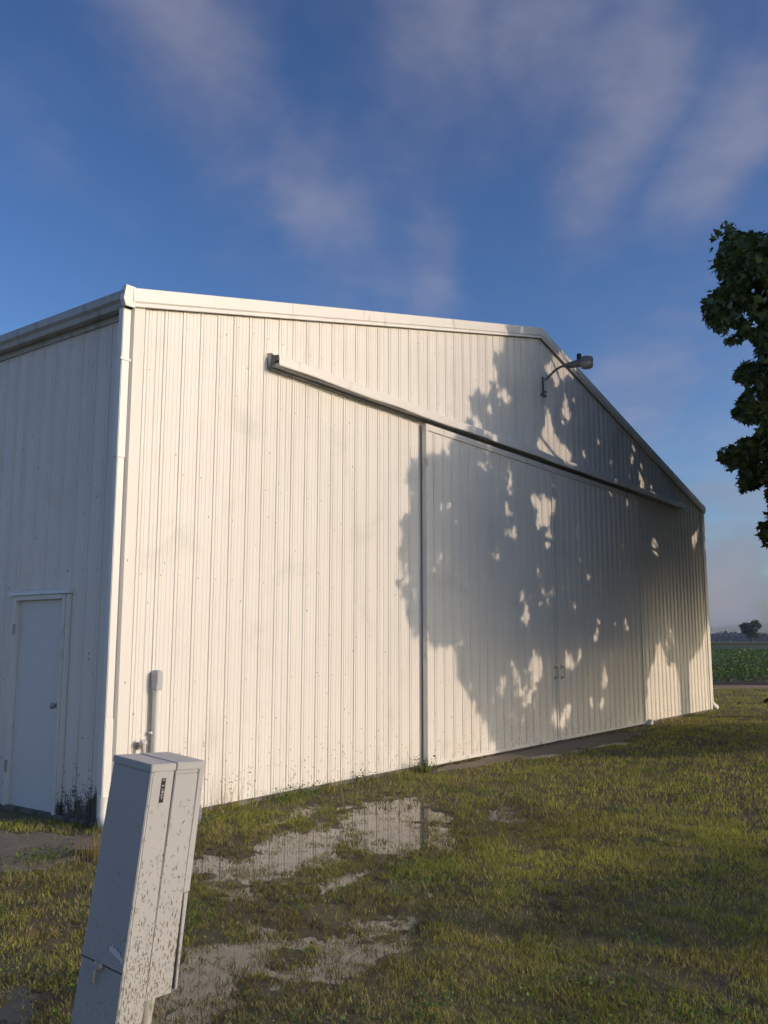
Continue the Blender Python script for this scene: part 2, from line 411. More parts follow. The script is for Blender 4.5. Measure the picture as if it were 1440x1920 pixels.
# far ground (one sheet to the horizon)
def far_material():
    m, w, b = mat('far ground'); P = geo_pos(w)
    n = w.noise(P, .02, 4); n2 = w.noise(P, 3, 5, .7); n3 = w.noise(P, 30, 4, .7)
    col = w.mix(n2, (.12, .125, .045), (.20, .18, .075)); col = w.mix(w.ss(n3, .55, .8), col, (.26, .21, .11))
    w.put(b.inputs['Base Color'], col); b.inputs['Roughness'].default_value = .95
    bp = w.node('ShaderNodeBump', {'Height': n3, 'Strength': .8, 'Distance': .03}); w.put(b.inputs['Normal'], bp.outputs[0]); return m
M_far = far_material()
g = MB(); g.add([(-3400, -3400, -.09), (3400, -3400, -.09), (3400, 3400, -.09), (-3400, 3400, -.09)], [(0, 1, 2, 3)])
tag(g.obj('ground', M_far), kind='structure')

def edge_fade(X, Y):
    k = np.minimum.reduce([X+14, 34-X, Y+16, 14-Y]); return np.clip(k/2.0, 0, 1)
def lawn_z(X, Y):
    f = edge_fade(X, Y); return gz(X, Y)*f + (-.12)*(1-f)
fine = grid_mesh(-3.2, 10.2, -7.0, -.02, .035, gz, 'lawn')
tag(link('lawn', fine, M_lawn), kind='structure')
def coarse_z(X, Y):
    z = lawn_z(X, Y)
    inside = (X > -3.0) & (X < 10.0) & (Y > -6.8) & (Y < -.2)
    return np.where(inside, -.12, z-.002)
tag(link('outer_lawn', grid_mesh(-14, 34, -16, 14, .14, coarse_z, 'outer_lawn'), M_lawn), kind='structure')

# bare soil sheets follow the lawn 4 mm up, only where nothing grows
def bare_patch(x0, x1, y0, y1, name):
    st = .04; nx = int((x1-x0)/st); ny = int((y1-y0)/st)
    xs = x0+np.arange(nx+1)*st; ys = y0+np.arange(ny+1)*st; X, Y = np.meshgrid(xs, ys); Z = gz(X, Y)+.005
    Bm = bare(X, Y); ok = Bm > .42
    i = np.arange(X.size).reshape(X.shape)
    q = np.stack([i[:-1, :-1], i[:-1, 1:], i[1:, 1:], i[1:, :-1]], -1).reshape(-1, 4)
    keep = (ok[:-1, :-1] & ok[1:, 1:]).reshape(-1); q = q[keep]
    u, inv = np.unique(q, return_inverse=True); co = np.stack([X, Y, Z], -1).reshape(-1, 3)[u]
    tag(link(name, np_mesh(co, inv.reshape(-1, 4), name, True), M_bare), kind='structure')
bare_patch(4.2, 13.4, -1.1, -.03, 'bare_soil'); bare_patch(-11.0, -.04, -1.0, 12.0, 'bare_soil')

# puddle water: level sheet that only shows where the ground dips below it
def puddle(x0, x1, y0, y1):
    st = .05; nx = int((x1-x0)/st); ny = int((y1-y0)/st)
    xs = x0+np.arange(nx+1)*st; ys = y0+np.arange(ny+1)*st; X, Y = np.meshgrid(xs, ys)
    ok = (dip(X, Y) > .004) & (gz(X, Y) < WATER_Z+.02)
    i = np.arange(X.size).reshape(X.shape)
    q = np.stack([i[:-1, :-1], i[:-1, 1:], i[1:, 1:], i[1:, :-1]], -1).reshape(-1, 4)
    k = (ok[:-1, :-1] | ok[1:, 1:] | ok[1:, :-1] | ok[:-1, 1:]).reshape(-1); q = q[k]
    u, inv = np.unique(q, return_inverse=True)
    co = np.stack([X, Y, np.full_like(X, WATER_Z)], -1).reshape(-1, 3)[u]
    return np_mesh(co, inv.reshape(-1, 4), 'puddle_water')
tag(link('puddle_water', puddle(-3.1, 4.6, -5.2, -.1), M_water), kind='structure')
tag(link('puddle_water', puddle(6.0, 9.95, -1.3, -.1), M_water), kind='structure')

# ------------------------------------------------------------------ the steel building
bld = thing('steel_building', 'white ribbed steel farm building with gable roof and tall sliding doors', 'building')
RIB = .2286; PW = RIB*4; RIB0 = .16
def roofz(x): return RZ-SLOPE*abs(x-RX)
def rib_profile(u0, u1, phase):
    """(u, depth) polyline of the ribbed sheet between u0 and u1; depth is outward"""
    pts = [(u0, 0.0)]
    k = math.floor((u0-phase)/RIB)-1
    while phase+k*RIB < u1+RIB:
        c = phase+k*RIB
        pts += [(c-.029, 0), (c-.023, .009), (c-.017, .009), (c-.011, .003), (c+.011, .003), (c+.017, .009), (c+.023, .009), (c+.029, 0)]
        for j in (1, 2, 3):
            d = c+RIB*j/4+(.0 if j == 2 else (.004 if j == 1 else -.004))
            pts += [(d-.009, 0), (d-.004, .0028), (d+.004, .0028), (d+.009, 0)]
        k += 1
    pts = [p for p in pts if u0 < p[0] < u1 or p is pts[0]]
    pts = sorted(pts); pts.append((u1, 0.0)); return pts
def sheet(u0, u1, z0, ztop, phase, place, off=0.0):
    pts = rib_profile(u0, u1, phase); V = []; F = []
    for (u, d) in pts:
        zt = ztop(u) if callable(ztop) else ztop
        V.append(place(u, d+off, z0)); V.append(place(u, d+off, zt))
    for i in range(len(pts)-1): F.append((2*i, 2*i+2, 2*i+3, 2*i+1))
    # turned back edge gives the sheet its thickness at both sides
    for i in (0, len(pts)-1):
        u, d = pts[i]; zt = ztop(u) if callable(ztop) else ztop; n = len(V)
        V += [place(u, -.012, z0), place(u, -.012, zt)]; F.append((2*i, 2*i+1, n+1, n))
    return pymesh(V, F, 'panel')
front = lambda u, d, z: (u, -d, z)
def under_rake(u): return roofz(u)+.01
DX0, DX1, SEAM = 4.745, 12.375, 8.56
x = RIB0-RIB*.0-PW+RIB*3.5-.0
edges = [0.0]
e = RIB0+RIB*.5
while e < W: edges.append(e); e += PW
edges.append(W)
for i in range(len(edges)-1):
    a, c = edges[i], edges[i+1]
    z0 = 4.42 if (a > DX0+.1 and c < DX1-.1) else .035
    fn = under_rake
    if a < RX < c:
        for (p, q) in ((a, RX), (RX, c)):
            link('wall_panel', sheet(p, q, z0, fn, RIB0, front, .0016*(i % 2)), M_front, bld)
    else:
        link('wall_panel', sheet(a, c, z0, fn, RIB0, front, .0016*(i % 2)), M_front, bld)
# west side wall, door opening y .81 .. 1.70
DEPTH = 24.0
westf = lambda u, d, z: (-d, u, z)
WD0, WD1, WDH = .815, 1.700, 2.085
e = 0.0; k = 0
cuts = [0.0, WD0-.03, WD1+.03]; 
while cuts[-1] < DEPTH: cuts.append(cuts[-1]+PW)
cuts[-1] = DEPTH
for i in range(len(cuts)-1):
    a, c = cuts[i], cuts[i+1]
    z0 = WDH+.03 if i == 1 else .035
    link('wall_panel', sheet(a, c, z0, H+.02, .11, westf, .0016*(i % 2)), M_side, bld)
# east and north walls
n = int(DEPTH/PW)
base_me = sheet(0, PW, .035, H+.02, .11, lambda u, d, z: (d, u, z))
base_me.materials.append(M_side)
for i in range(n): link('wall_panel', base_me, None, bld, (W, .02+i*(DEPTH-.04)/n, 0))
link('wall_panel', pymesh([(0, DEPTH, 0), (W, DEPTH, 0), (W, DEPTH, H), (RX, DEPTH, RZ), (0, DEPTH, H)], [(0, 1, 2, 3, 4)]), M_side, bld)
# foundation strip
f = MB(); f.box(-.02, W+.02, -.035, .3, -.15, .05); f.box(-.035, .3, .301, DEPTH, -.15, .05); f.box(W-.3, W+.035, .301, DEPTH, -.15, .05); f.obj('foundation', M_conc, bld)
# roof slopes
for s_ in (-1, 1):
    r = MB(); xe = -.04 if s_ < 0 else W+.04; ze = H+.165
    zr = RZ+.185
    r.add([(xe, -.05, ze), (xe, DEPTH+.1, ze), (RX, DEPTH+.1, zr), (RX, -.05, zr), (xe, -.05, ze-.03), (xe, DEPTH+.1, ze-.03), (RX, DEPTH+.1, zr-.03), (RX, -.05, zr-.03)],
          [(0, 1, 2, 3), (7, 6, 5, 4), (0, 3, 7, 4), (1, 5, 6, 2), (0, 4, 5, 1)])
    r.obj('roof_slope', M_roof, bld)
# rake trim in lapped lengths; face profile (outward y, z above the wall line)
prof = [(.000, .195), (.062, .190), (.066, .062), (.052, .046), (.058, .012), (.046, .006), (.040, .03), (.0, .03)]
def rake(xa, xb, lap):
    mb = MB(); g_ = .0012*lap
    A = lambda d, h: (xa, -d-g_, roofz(xa)+h); B = lambda d, h: (xb, -d-g_, roofz(xb)+h)
    mb.prism(prof, A, B); return mb.obj('rake_trim', M_trim, bld)
px = [-.055, 2.12, 4.52, 7.05, RX]
for i in range(4): rake(px[i]+(.004 if i else 0), px[i+1], i % 2)
pxr = [RX, RX+2.9, RX+5.6, W+.05]
for i in range(3): rake(pxr[i]+.002, pxr[i+1], (i+1) % 2)
# ridge joint cover and corner cap
mb = MB(); mb.prism([(0, .198), (.068, .194), (.071, .055), (0, .055)], lambda d, h: (RX-.05, -d, roofz(RX-.05)+h), lambda d, h: (RX+.05, -d, roofz(RX-.05)+h)); mb.obj('ridge_cap', M_trim, bld)
mb = MB(); mb.prism([(0, 0), (.085, 0), (.105, .06), (.085, .2), (0, .2)], lambda d, h: (-.03-d*1.25, -.060, H-.012+h), lambda d, h: (-.03-d*1.25, .0, H-.012+h))
mb.obj('gutter_end', M_trim, bld)
# corner trim on the front and the side
mb = MB(); mb.add([(-.006, -.024, .0), (.115, -.024, .0), (.125, -.004, .0), (-.006, -.024, H+.02), (.115, -.024, H+.05), (.125, -.004, H+.05),
                   (-.022, .0, .0), (-.022, .10, .0), (-.004, .11, 0), (-.022, .0, H+.02), (-.022, .10, H+.02), (-.004, .11, H+.02)],
                  [(0, 1, 4, 3), (1, 2, 5, 4), (6, 9, 10, 7), (7, 10, 11, 8), (0, 3, 9, 6)]); mb.obj('corner_trim', M_side, bld)
mb = MB(); mb.add([(W+.006, -.024, .0), (W-.115, -.024, .0), (W-.125, -.004, .0), (W+.006, -.024, H+.02), (W-.115, -.024, H+.05), (W-.125, -.004, H+.05),
                   (W+.022, .0, .0), (W+.022, .10, .0), (W+.022, .0, H+.02), (W+.022, .10, H+.02)],
                  [(0, 3, 4, 1), (1, 4, 5, 2), (6, 7, 9, 8), (0, 6, 8, 3)]); mb.obj('corner_trim', M_trim, bld)
# eave gutters, ogee front
def gutter(sx, x0, name):
    gp = [(0, .165), (0, .0), (.085, .0), (.098, .045), (.125, .075), (.125, .150), (.115, .155), (.115, .08), (.088, .05), (.078, .01), (.01, .01), (.01, .165)]
    mb = MB(); mb.prism(gp, lambda d, h: (x0+sx*d, -.045, H-.012+h), lambda d, h: (x0+sx*d, DEPTH+.05, H-.012+h)); mb.obj(name, M_gutter, bld)
gutter(-1, -.026, 'gutter'); gutter(1, W+.026, 'gutter')
# eave trim under the gutter (side wall)
mb = MB(); mb.box(-.024, -.002, .112, DEPTH, H-.075, H-.014); mb.obj('eave_trim', M_gutter, bld)
# downspout at the near corner: upper and lower lengths, strap, kicked foot
def downspout(x0, x1, y0, y1, name_m=M_down):
    d = MB(); d.box(x0, x1, y0, y1, 3.30, H-.014); o = d.obj('downspout', name_m, bld, .006)
    s2 = MB(); s2.box(x0+.004, x1-.004, y0+.004, y1-.004, .95, 3.302); s2.obj('lower_length', name_m, o, .006)
    s3 = MB(); s3.box(x0-.001, x1+.001, y0-.001, y1+.001, .22, .96); s3.obj('lower_length', name_m, o, .006)
    return o
dsp = downspout(-.118, -.030, -.006, .068)
mb = MB(); mb.tube([(-.079, .03, .30), (-.079, .03, .14), (-.080, .0, .07), (-.082, -.07, .03)], [.052, .052, .052, .054], 8); mb.obj('elbow', M_down, dsp)
mb = MB(); mb.box(-.131, -.022, -.0135, .0, 4.22, 4.245); mb.obj('strap', M_trim, dsp)
d2 = MB(); d2.box(W+.03, W+.128, -.01, .068, .3, H-.014); o2 = d2.obj('downspout', M_down, bld, .006)
mb = MB(); mb.tube([(W+.08, .03, .36), (W+.08, .03, .22), (W+.16, .02, .14), (W+.34, -.0, .06)], [.055, .058, .062, .07], 8); mb.obj('elbow', M_down, o2)

# sliding doors, .075 proud of the wall
DOORT = 4.56
def sliding_door(x0, x1, handle_x, lab):
    root = bpy.data.objects.new('sliding_door', None); COL.objects.link(root); root.parent = bld
    yb = -.055
    pl = lambda u, d, z: (u, yb-.03-d, z)
    a = x0+.052
    while a < x1-.06:
        c = min(a+PW, x1-.052)
        if x1-.052-c < .2: c = x1-.052
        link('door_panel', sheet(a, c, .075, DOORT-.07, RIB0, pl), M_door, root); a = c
    f = MB(); f.box(x0, x0+.050, yb-.052, yb+.02, .045, DOORT); f.obj('edge_trim', M_trim, root)
    f = MB(); f.box(x1-.050, x1-.004, yb-.052, yb+.02, .045, DOORT); f.obj('edge_trim', M_trim, root)
    f = MB(); f.box(x0+.051, x1-.051, yb-.052, yb+.018, DOORT-.085, DOORT); f.obj('top_rail', M_trim, root)
    f = MB(); f.box(x0+.051, x1-.051, yb-.050, yb+.018, .040, .085); f.obj('bottom_rail', M_trim, root)
    f = MB(); f.add([(x0+.05, yb-.004, .08), (x1-.05, yb-.004, .08), (x1-.05, yb-.004, DOORT-.08), (x0+.05, yb-.004, DOORT-.08)], [(0, 1, 2, 3)]); f.obj('backing', M_dark, root)
    h = MB(); z0, z1 = 1.045, 1.215; yh = yb-.052
    h.tube([(handle_x, yh, z0), (handle_x, yh-.05, z0), (handle_x+.0, yh-.055, z0+.01), (handle_x, yh-.055, z1-.01), (handle_x, yh-.05, z1), (handle_x, yh, z1)], .008, 8)
    h.box(handle_x-.018, handle_x+.018, yh-.004, yh, z0-.035, z0+.03); h.box(handle_x-.018, handle_x+.018, yh-.004, yh, z1-.03, z1+.03)
    h.obj('pull_handle', M_galv, root)
sliding_door(DX0, SEAM-.009, SEAM-.13, 'left'); sliding_door(SEAM+.009, DX1, SEAM+.11, 'right')
mb = MB(); mb.box(SEAM-.0085, SEAM+.0085, -.095, -.05, .06, DOORT-.002); mb.obj('meeting_seal', M_black, bld)
# dark rail gap below the hood and the hood itself (dented a little)
TX0, TX1 = 1.80, 15.14
mb = MB(); mb.box(TX0+.03, TX1-.03, -.135, -.045, 4.622, 4.66); mb.box(TX0+.03, TX1-.03, -.050, -.022, 4.60, 4.735); mb.obj('door_track', M_galv, bld)
hp = [(.020, 4.765), (.060, 4.755), (.165, 4.735), (.178, 4.722), (.182, 4.622), (.172, 4.612), (.174, 4.62), (.170, 4.715), (.158, 4.725), (.060, 4.745), (.024, 4.752)]
nseg = 24; V = []; F = []
for i in range(nseg+1):
    xx = TX0+(TX1-TX0)*i/nseg
    dz = .010*math.sin(i*1.9)+.006*math.sin(i*.7+1); dd = .006*math.sin(i*2.7+.5)
    for (d, z) in hp: V.append((xx, -d+(dd if d > .1 else 0), z+(dz if d > .1 else 0)*.7))
k = len(hp)
for i in range(nseg):
    for j in range(k): F.append((i*k+j, i*k+(j+1) % k, (i+1)*k+(j+1) % k, (i+1)*k+j))
link('track_hood', pymesh(V, F), M_trim, bld)
mb = MB(); mb.add([(TX0-.035, -.02, 4.77), (TX0-.02, -.075, 4.765), (TX0+.03, -.10, 4.72), (TX0+.03, -.03, 4.60), (TX0, -.02, 4.60),
                   (TX0-.035, -.024, 4.772), (TX0-.02, -.08, 4.769), (TX0+.03, -.106, 4.724), (TX0+.035, -.03, 4.60)],
                  [(0, 1, 2, 3, 4), (0, 5, 6, 1), (1, 6, 7, 2), (2, 7, 8, 3)]); mb.obj('hood_end', M_galv, bld)
# door guide stay roller at the foot of the right door
mb = MB(); mb.box(DX1-.05, DX1+.10, -.20, -.09, .02, .075); mb.tube([(DX1+.03, -.21, .09), (DX1+.03, -.12, .09)], .035, 10); mb.obj('floor_guide', M_trim, bld)

# screws: rows of small heads along the girts
sc = MB(); 
def head(cx, cy, cz, n_, r=.0062):
    pts = []
    for k in range(6):
        a = k*math.pi/3
        if n_ == 'f': pts.append((cx+r*math.cos(a), cy, cz+r*math.sin(a)))
        else: pts.append((cx, cy+r*math.cos(a), cz+r*math.sin(a)))
    tip = (cx, cy-.005, cz) if n_ == 'f' else (cx-.005, cy, cz)
    sc.add(pts+[tip], [(k, (k+1) % 6, 6) for k in range(6)])
u = RIB0+.042
while u < W-.1:
    for zz in (.35, 1.25, 2.25, 3.25, 4.2, 4.95, 5.7, 6.35):
        if zz > roofz(u)-.1 or random.random() < .45: continue
        if DX0-.05 < u < DX1+.05:
            if zz < 4.4: head(u, -.091, zz, 'f') if (DX0+.06 < u < DX1-.06 and abs(u-SEAM) > .08) else None
            else: head(u, -.002, zz, 'f')
        else: head(u, -.003, zz, 'f')
    u += RIB
u = .152
while u < 6:
    if not (WD0-.1 < u < WD1+.1):
        for zz in (.35, 1.35, 2.3, 3.3, 4.3): head(-.003, u, zz, 's')
    else:
        for zz in (2.3, 3.3, 4.3): head(-.003, u, zz, 's')
    u += RIB
tag(sc.obj('screw_head', plain('weathered screw', (.30, .28, .25), .6, .2, .3, 90), bld), kind='stuff')

# walk-in door on the west wall
wd = MB(); wd.box(.012, .05, WD0+.045, WD1-.045, .045, WDH-.05); wdo = wd.obj('walk_door', M_doorslab, bld, .002)
for nm, bx in (('door_frame', (-.038, .05, WD0, WD0+.044, .04, WDH)), ('door_frame', (-.038, .05, WD1-.044, WD1, .04, WDH)), ('door_frame', (-.038, .05, WD0+.045, WD1-.045, WDH-.048, WDH))):
    mb = MB(); mb.box(*bx); mb.obj(nm, M_trim, wdo, .004)
for s_ in (0, 1):
    y0 = WD0-.062 if s_ == 0 else WD1+.001
    mb = MB(); mb.box(-.026, -.001, y0, y0+.061, .04, WDH+.0); mb.obj('side_casing', M_side, wdo, .004)
mb = MB(); mb.prism([(0, .055), (.048, .035), (.055, .0), (.05, .0), (.0, .002)], lambda d, h: (-.002-d, WD0-.08, WDH+.002+h), lambda d, h: (-.002-d, WD1+.075, WDH+.002+h)); mb.obj('drip_cap', M_trim, wdo)
mb = MB(); mb.box(.0, .11, WD0+.045, WD1-.045, .0, .044); mb.obj('threshold', M_galv, wdo)
for zz in (.42, 1.75):
    mb = MB(); mb.box(-.0395, -.0385+.004, WD1-.040, WD1-.012, zz-.055, zz+.055); mb.tube([(-.040, WD1-.047, zz-.055), (-.040, WD1-.047, zz+.055)], .008, 8); mb.obj('hinge', M_galv, wdo)
kn = MB(); ky, kz = WD0+.10, 1.03
kn.tube([(.012, ky, kz), (.004, ky, kz)], .034, 16); kn.tube([(.006, ky, kz), (-.03, ky, kz)], .012, 10)
kn.tube([(-.022, ky, kz), (-.032, ky, kz), (-.05, ky, kz), (-.062, ky, kz), (-.068, ky, kz)], [.014, .026, .030, .024, .008], 14); kn.obj('door_knob', M_galv, wdo)

# ------------------------------------------------------------------ yard light on the gable
LX, LZ = 8.43, 5.86
M_lamp = plain('weathered lamp housing', (.17, .17, .18), .55, .2, .2, 20)
yl = thing('yard_light', 'grey dusk-to-dawn yard light on a bent arm high on the gable', 'outdoor light', (LX, 0, LZ))
def O(mb, name, m, bev=0): return mb.obj(name, m, yl, bev)
mb = MB(); mb.box(-.02, .02, -.034, -.020, -.05, .26); O(mb, 'mounting_bracket', M_lamp)
mb = MB(); mb.box(-.09, .09, -.045, -.020, -.075, -.045); mb.box(-.022, .022, -.09, -.034, -.02, -.0); O(mb, 'bracket_foot', M_lamp)
mb = MB(); mb.box(-.022, .022, -.10, -.034, .19, .22); O(mb, 'arm_clamp', M_galv)
arm = [(0, -.05, .205), (0, -.10, .215), (0, -.17, .27), (0, -.26, .335), (0, -.35, .372), (0, -.44, .382), (0, -.56, .375)]
mb = MB(); mb.tube(arm, .020, 12); O(mb, 'arm', M_lamp)
hd = MB(); hd.tube([(0, -.44, .375), (0, -.48, .372), (0, -.60, .372), (0, -.72, .375), (0, -.78, .376)], [.036, .050, .060, .068, .055], 14); O(hd, 'ballast_housing', M_lamp)
hc = MB(); cz_, cy_ = .4, -.83
hc.tube([(0, cy_, .355), (0, cy_, .425), (0, cy_, .450), (0, cy_, .462)], [.105, .110, .095, .04], 20); O(hc, 'lamp_head', M_lamp)
ln = MB(); ln.tube([(0, cy_, .354), (0, cy_, .31), (0, cy_, .275), (0, cy_, .262)], [.104, .108, .098, .07], 20); O(ln, 'lens', plain('ribbed lens', (.30, .28, .25), .25, 0, .1, 30))
pc = MB(); pc.tube([(0, -.70, .43), (0, -.70, .525), (0, -.70, .535)], [.040, .040, .032], 14); O(pc, 'photocell', M_black)

# ------------------------------------------------------------------ conduit with elbow fitting, faucet
cd = thing('electrical_conduit', 'cream conduit with grey angled entry fitting on the wall behind the meter pedestal', 'conduit', (.385, 0, 0))
mb = MB(); mb.tube([(0, -.062, -.05), (0, -.062, 1.19)], .032, 18); mb.obj('pipe', M_cond, cd)
mb = MB(); mb.box(-.05, .05, -.064, -.020, .80, .82); mb.obj('strap', M_cond, cd)
fb = MB(); 
outl = [(-.03, 0), (.03, 0), (.036, .02), (.036, .150), (.028, .175), (.01, .186), (-.01, .186), (-.028, .175), (-.036, .150), (-.036, .02)]
fb.prism(outl, lambda a, h: (a, -.100, 1.185+h), lambda a, h: (a, -.018, 1.185+h)); fb.obj('entry_fitting', M_pvc, cd, .004)
fb = MB(); fb.prism([(a*.82, h*.62+.055) for a, h in outl], lambda a, h: (a, -.106, 1.185+h), lambda a, h: (a, -.100, 1.185+h)); fb.obj('cover_plate', M_pvc, cd)
fb = MB(); fb.tube([(0, -.062, 1.165), (0, -.062, 1.19)], .038, 18); fb.obj('collar', M_cond, cd)
fc = thing('wall_faucet', 'small weathered outdoor faucet on the wall just above the meter pedestal', 'faucet', (.235, -.004, .70))
mb = MB(); mb.tube([(0, -.0, 0), (0, -.02, 0), (0, -.021, 0)], [.032, .032, .02], 14); mb.tube([(0, -.01, 0), (0, -.07, .0)], .015, 10); mb.obj('stem', M_brass, fc)
mb = MB(); mb.tube([(0, -.055, .005), (0, -.075, -.01), (0, -.09, -.045), (0, -.092, -.06)], [.017, .018, .017, .019], 12); mb.obj('spout', M_brass, fc)
mb = MB(); mb.tube([(0, -.06, .0), (0, -.085, .035)], .009, 8)
mb.tube([(.0, -.083, .032), (.0, -.090, .044), (0, -.094, .05)], [.034, .036, .022], 10); mb.obj('handle', plain('faucet handle', (.55, .52, .48), .5, 0, .2, 40), fc)

# ------------------------------------------------------------------ leaning meter pedestal
PO = Vector((-2.648, -3.797, 1.15)); PU = Vector((.0635, -.086, 1)).normalized()
PE1 = Vector((math.cos(.0145), math.sin(.0145), 0)); PE1 = (PE1-PU*PE1.dot(PU)).normalized(); PE2 = PU.cross(PE1)
ped = bpy.data.objects.new('meter_pedestal', None); COL.objects.link(ped)
Mp = Matrix((PE1, PE2, PU)).transposed().to_4x4()
base = PO-PU*(PO.z/PU.z+.02); HT = (PO-base).length
Mp.translation = base; ped.matrix_world = Mp
tag(ped, 'leaning grey metal electric meter pedestal spattered with grass clippings', 'meter pedestal')
A, B = .287, .240           # width of the sunlit face, width of the shaded face
def fl(z): return max(0, (HT-z))*.030     # the box widens slightly to its foot
def slab(x0, x1, y0, y1, z0, z1, name, m=M_ped, bev=.003, par=ped, fx0=1, fx1=1, fy1=1):
    v = []
    for z in (z0, z1):
        q = fl(z)
        v += [(x0-0*q, y0, z), (x1+q*.5*fx1, y0, z), (x1+q*.5*fx1, y1+q*fy1, z), (x0, y1+q*fy1, z)]
    mb = MB(); mb.add(v, [(0,3,2,1),(4,5,6,7),(0,1,5,4),(1,2,6,5),(2,3,7,6),(3,0,4,7)])
    return mb.obj(name, m, par, bev)
sx = A*.44
slab(0, sx-.005, 0, B, -.1, HT-.030, 'rear_housing', fx1=.8)
slab(-.004, sx-.001, -.004, B+.004, HT-.029, HT, 'top_cap', fx1=0, fy1=0)
slab(sx+.004, A-.034, 0, B, HT-.925, HT-.046, 'front_housing')
slab(sx+.003, A+.004, -.004, B+.004, HT-.029, HT+.002, 'top_cap', fx1=0, fy1=0)
slab(sx+.003, A-.034, .001, B, HT-.045, HT-.030, 'upper_band', fx1=1)
slab(A-.031, A, -.001, B+.001, HT-.53, HT-.030, 'meter_cover')
za, zb = HT-.918, HT-.534; qa, qb = fl(za), fl(zb)
mb = MB(); mb.add([(A-.014+qa*.5, .003, za), (A-.003+qa*.5, .003, za), (A-.003+qa*.5, B+qa, za), (A-.014+qa*.5, B+qa, za), (A-.026+qb*.5, .003, zb), (A-.003+qb*.5, .003, zb), (A-.003+qb*.5, B+qb, zb), (A-.026+qb*.5, B+qb, zb)],
       [(0,3,2,1),(4,5,6,7),(0,1,5,4),(1,2,6,5),(2,3,7,6),(3,0,4,7)]); mb.obj('lower_cover', M_ped, ped, .002)
g9 = np.random.default_rng(3); mb = MB()
def strands(n, face):
    for i in range(n):
        h = HT*.88*(g9.random()**2.8) if face else HT*.8*(g9.random()**1.3)
        u_ = g9.uniform(.004, A-.03) if face else g9.uniform(.004, B-.01)
        L = g9.uniform(.003, .0085)*(1.4 if g9.random() < .15 else 1); a_ = g9.normal(math.pi/2, .7); w_ = g9.uniform(.0005, .0011); cu = g9.normal(0, .4)
        pp = [(-math.cos(a_)*L, -math.sin(a_)*L), (0, 0), (math.cos(a_+cu)*L, math.sin(a_+cu)*L)]
        V_ = []
        for (px_, pz_) in pp:
            for sg in (-1, 1):
                c0, c1 = u_+px_-sg*math.sin(a_)*w_, h+pz_+sg*math.cos(a_)*w_
                V_.append((c0, -.0028-g9.random()*.001, c1) if face else (-.0028, c0, c1))
        mb.add(V_, [(0, 2, 3, 1), (2, 4, 5, 3)])
strands(520, True); strands(60, False)
tag(mb.obj('stuck_clipping', plain('dry clipping', (.085, .07, .035), .8, 0, .6, 120), ped), kind='stuff')
slab(sx-.006, sx+.005, .016, B-.012, HT-.925, HT-.03, 'gasket', M_black, 0)
slab(A-.036, A-.012, .014, B-.012, HT-.915, HT-.04, 'gasket', M_black, 0)
# bent corner bead along the sunlit face
mb0 = None
slab(.012, .0155, -.0022, .002, .0, HT-.030, 'fold_line', M_ped, 0, fx1=0, fy1=0)
# seam, latch and hasp on the shaded face
mb = MB(); zz = .385
mb.add([(-.0035, -.002, zz), (-.0035, B+fl(zz)+.002, zz), (-.0035, B+fl(zz)+.002, zz+.035), (-.0035, -.002, zz+.035), (.002, -.002, zz), (.002, B+.02, zz), (.002, B+.02, zz+.035), (.002, -.002, zz+.035)],
       [(0, 1, 2, 3), (0, 4, 5, 1), (3, 2, 6, 7), (0, 3, 7, 4)]); mb.obj('access_cover_lip', M_ped, ped)
mb = MB(); mb.add([(-.004, -.001, zz-.004), (-.004, B+.022, zz-.004), (-.004, B+.022, zz+.001), (-.004, -.001, zz+.001)], [(0, 1, 2, 3)]); mb.obj('cover_gap', M_dark, ped)
mb = MB(); yy = .135; mb.tube([(-.003, yy, .375), (-.014, yy, .375), (-.02, yy, .375)], [.016, .016, .009], 8); mb.tube([(-.003, yy+.018, .38), (-.016, yy+.018, .384)], .010, 7); mb.obj('latch_bolt', M_brass, ped)
mb = MB(); mb.tube([(-.012, yy+.01, .37), (-.02, yy+.012, .35), (-.016, yy+.012, .31)], .008, 8); mb.obj('seal_tag', M_brass, ped)
# scuff of bare primer
def scuff():
    pts = [(.005, .42), (.095, .445), (.100, .46), (.085, .462), (.078, .475), (.066, .458), (.056, .470), (.045, .452), (.036, .462), (.022, .444), (.006, .438)]
    return pymesh([(-.0042, y, z) for y, z in pts], [tuple(range(len(pts)))])
link('paint_scuff', scuff(), plain('scuffed primer', (.66, .66, .65), .7, 0, .15, 60), ped)
# black maker's label with white vertical characters
lab = bpy.data.objects.new('name_plate', pymesh([(-.0105, 0, -.048), (.0105, 0, -.048), (.0105, 0, .048), (-.0105, 0, .048), (-.0105, .0015, -.048), (.0105, .0015, -.048), (.0105, .0015, .048), (-.0105, .0015, .048)],
      [(0, 1, 2, 3), (0, 4, 5, 1), (1, 5, 6, 2), (2, 6, 7, 3), (3, 7, 4, 0)]))
COL.objects.link(lab); lab.data.materials.append(M_black); lab.parent = ped; lab.location = (.070, -.0020, HT-.105)
lab['label'] = 'small black plate with faint white vertical characters'
M_white = plain('white print', (.6, .6, .58), .6, 0, .05, 10)
ink = MB()
def strokes(cz, segs, s=.0046):
    for (a0, b0, a1, b1) in segs:
        x0, x1 = sorted((a0, a1)); z0, z1 = sorted((b0, b1))
        ink.box(x0*s-.0007, x1*s+.0007, -.0006, -.0001, cz+z0*s-.0007, cz+z1*s+.0007)
strokes(.040, [(-1, .6, 1, .6), (-1, -.6, -1, .6), (1, -.6, 1, .6)])          # worn mark at the top
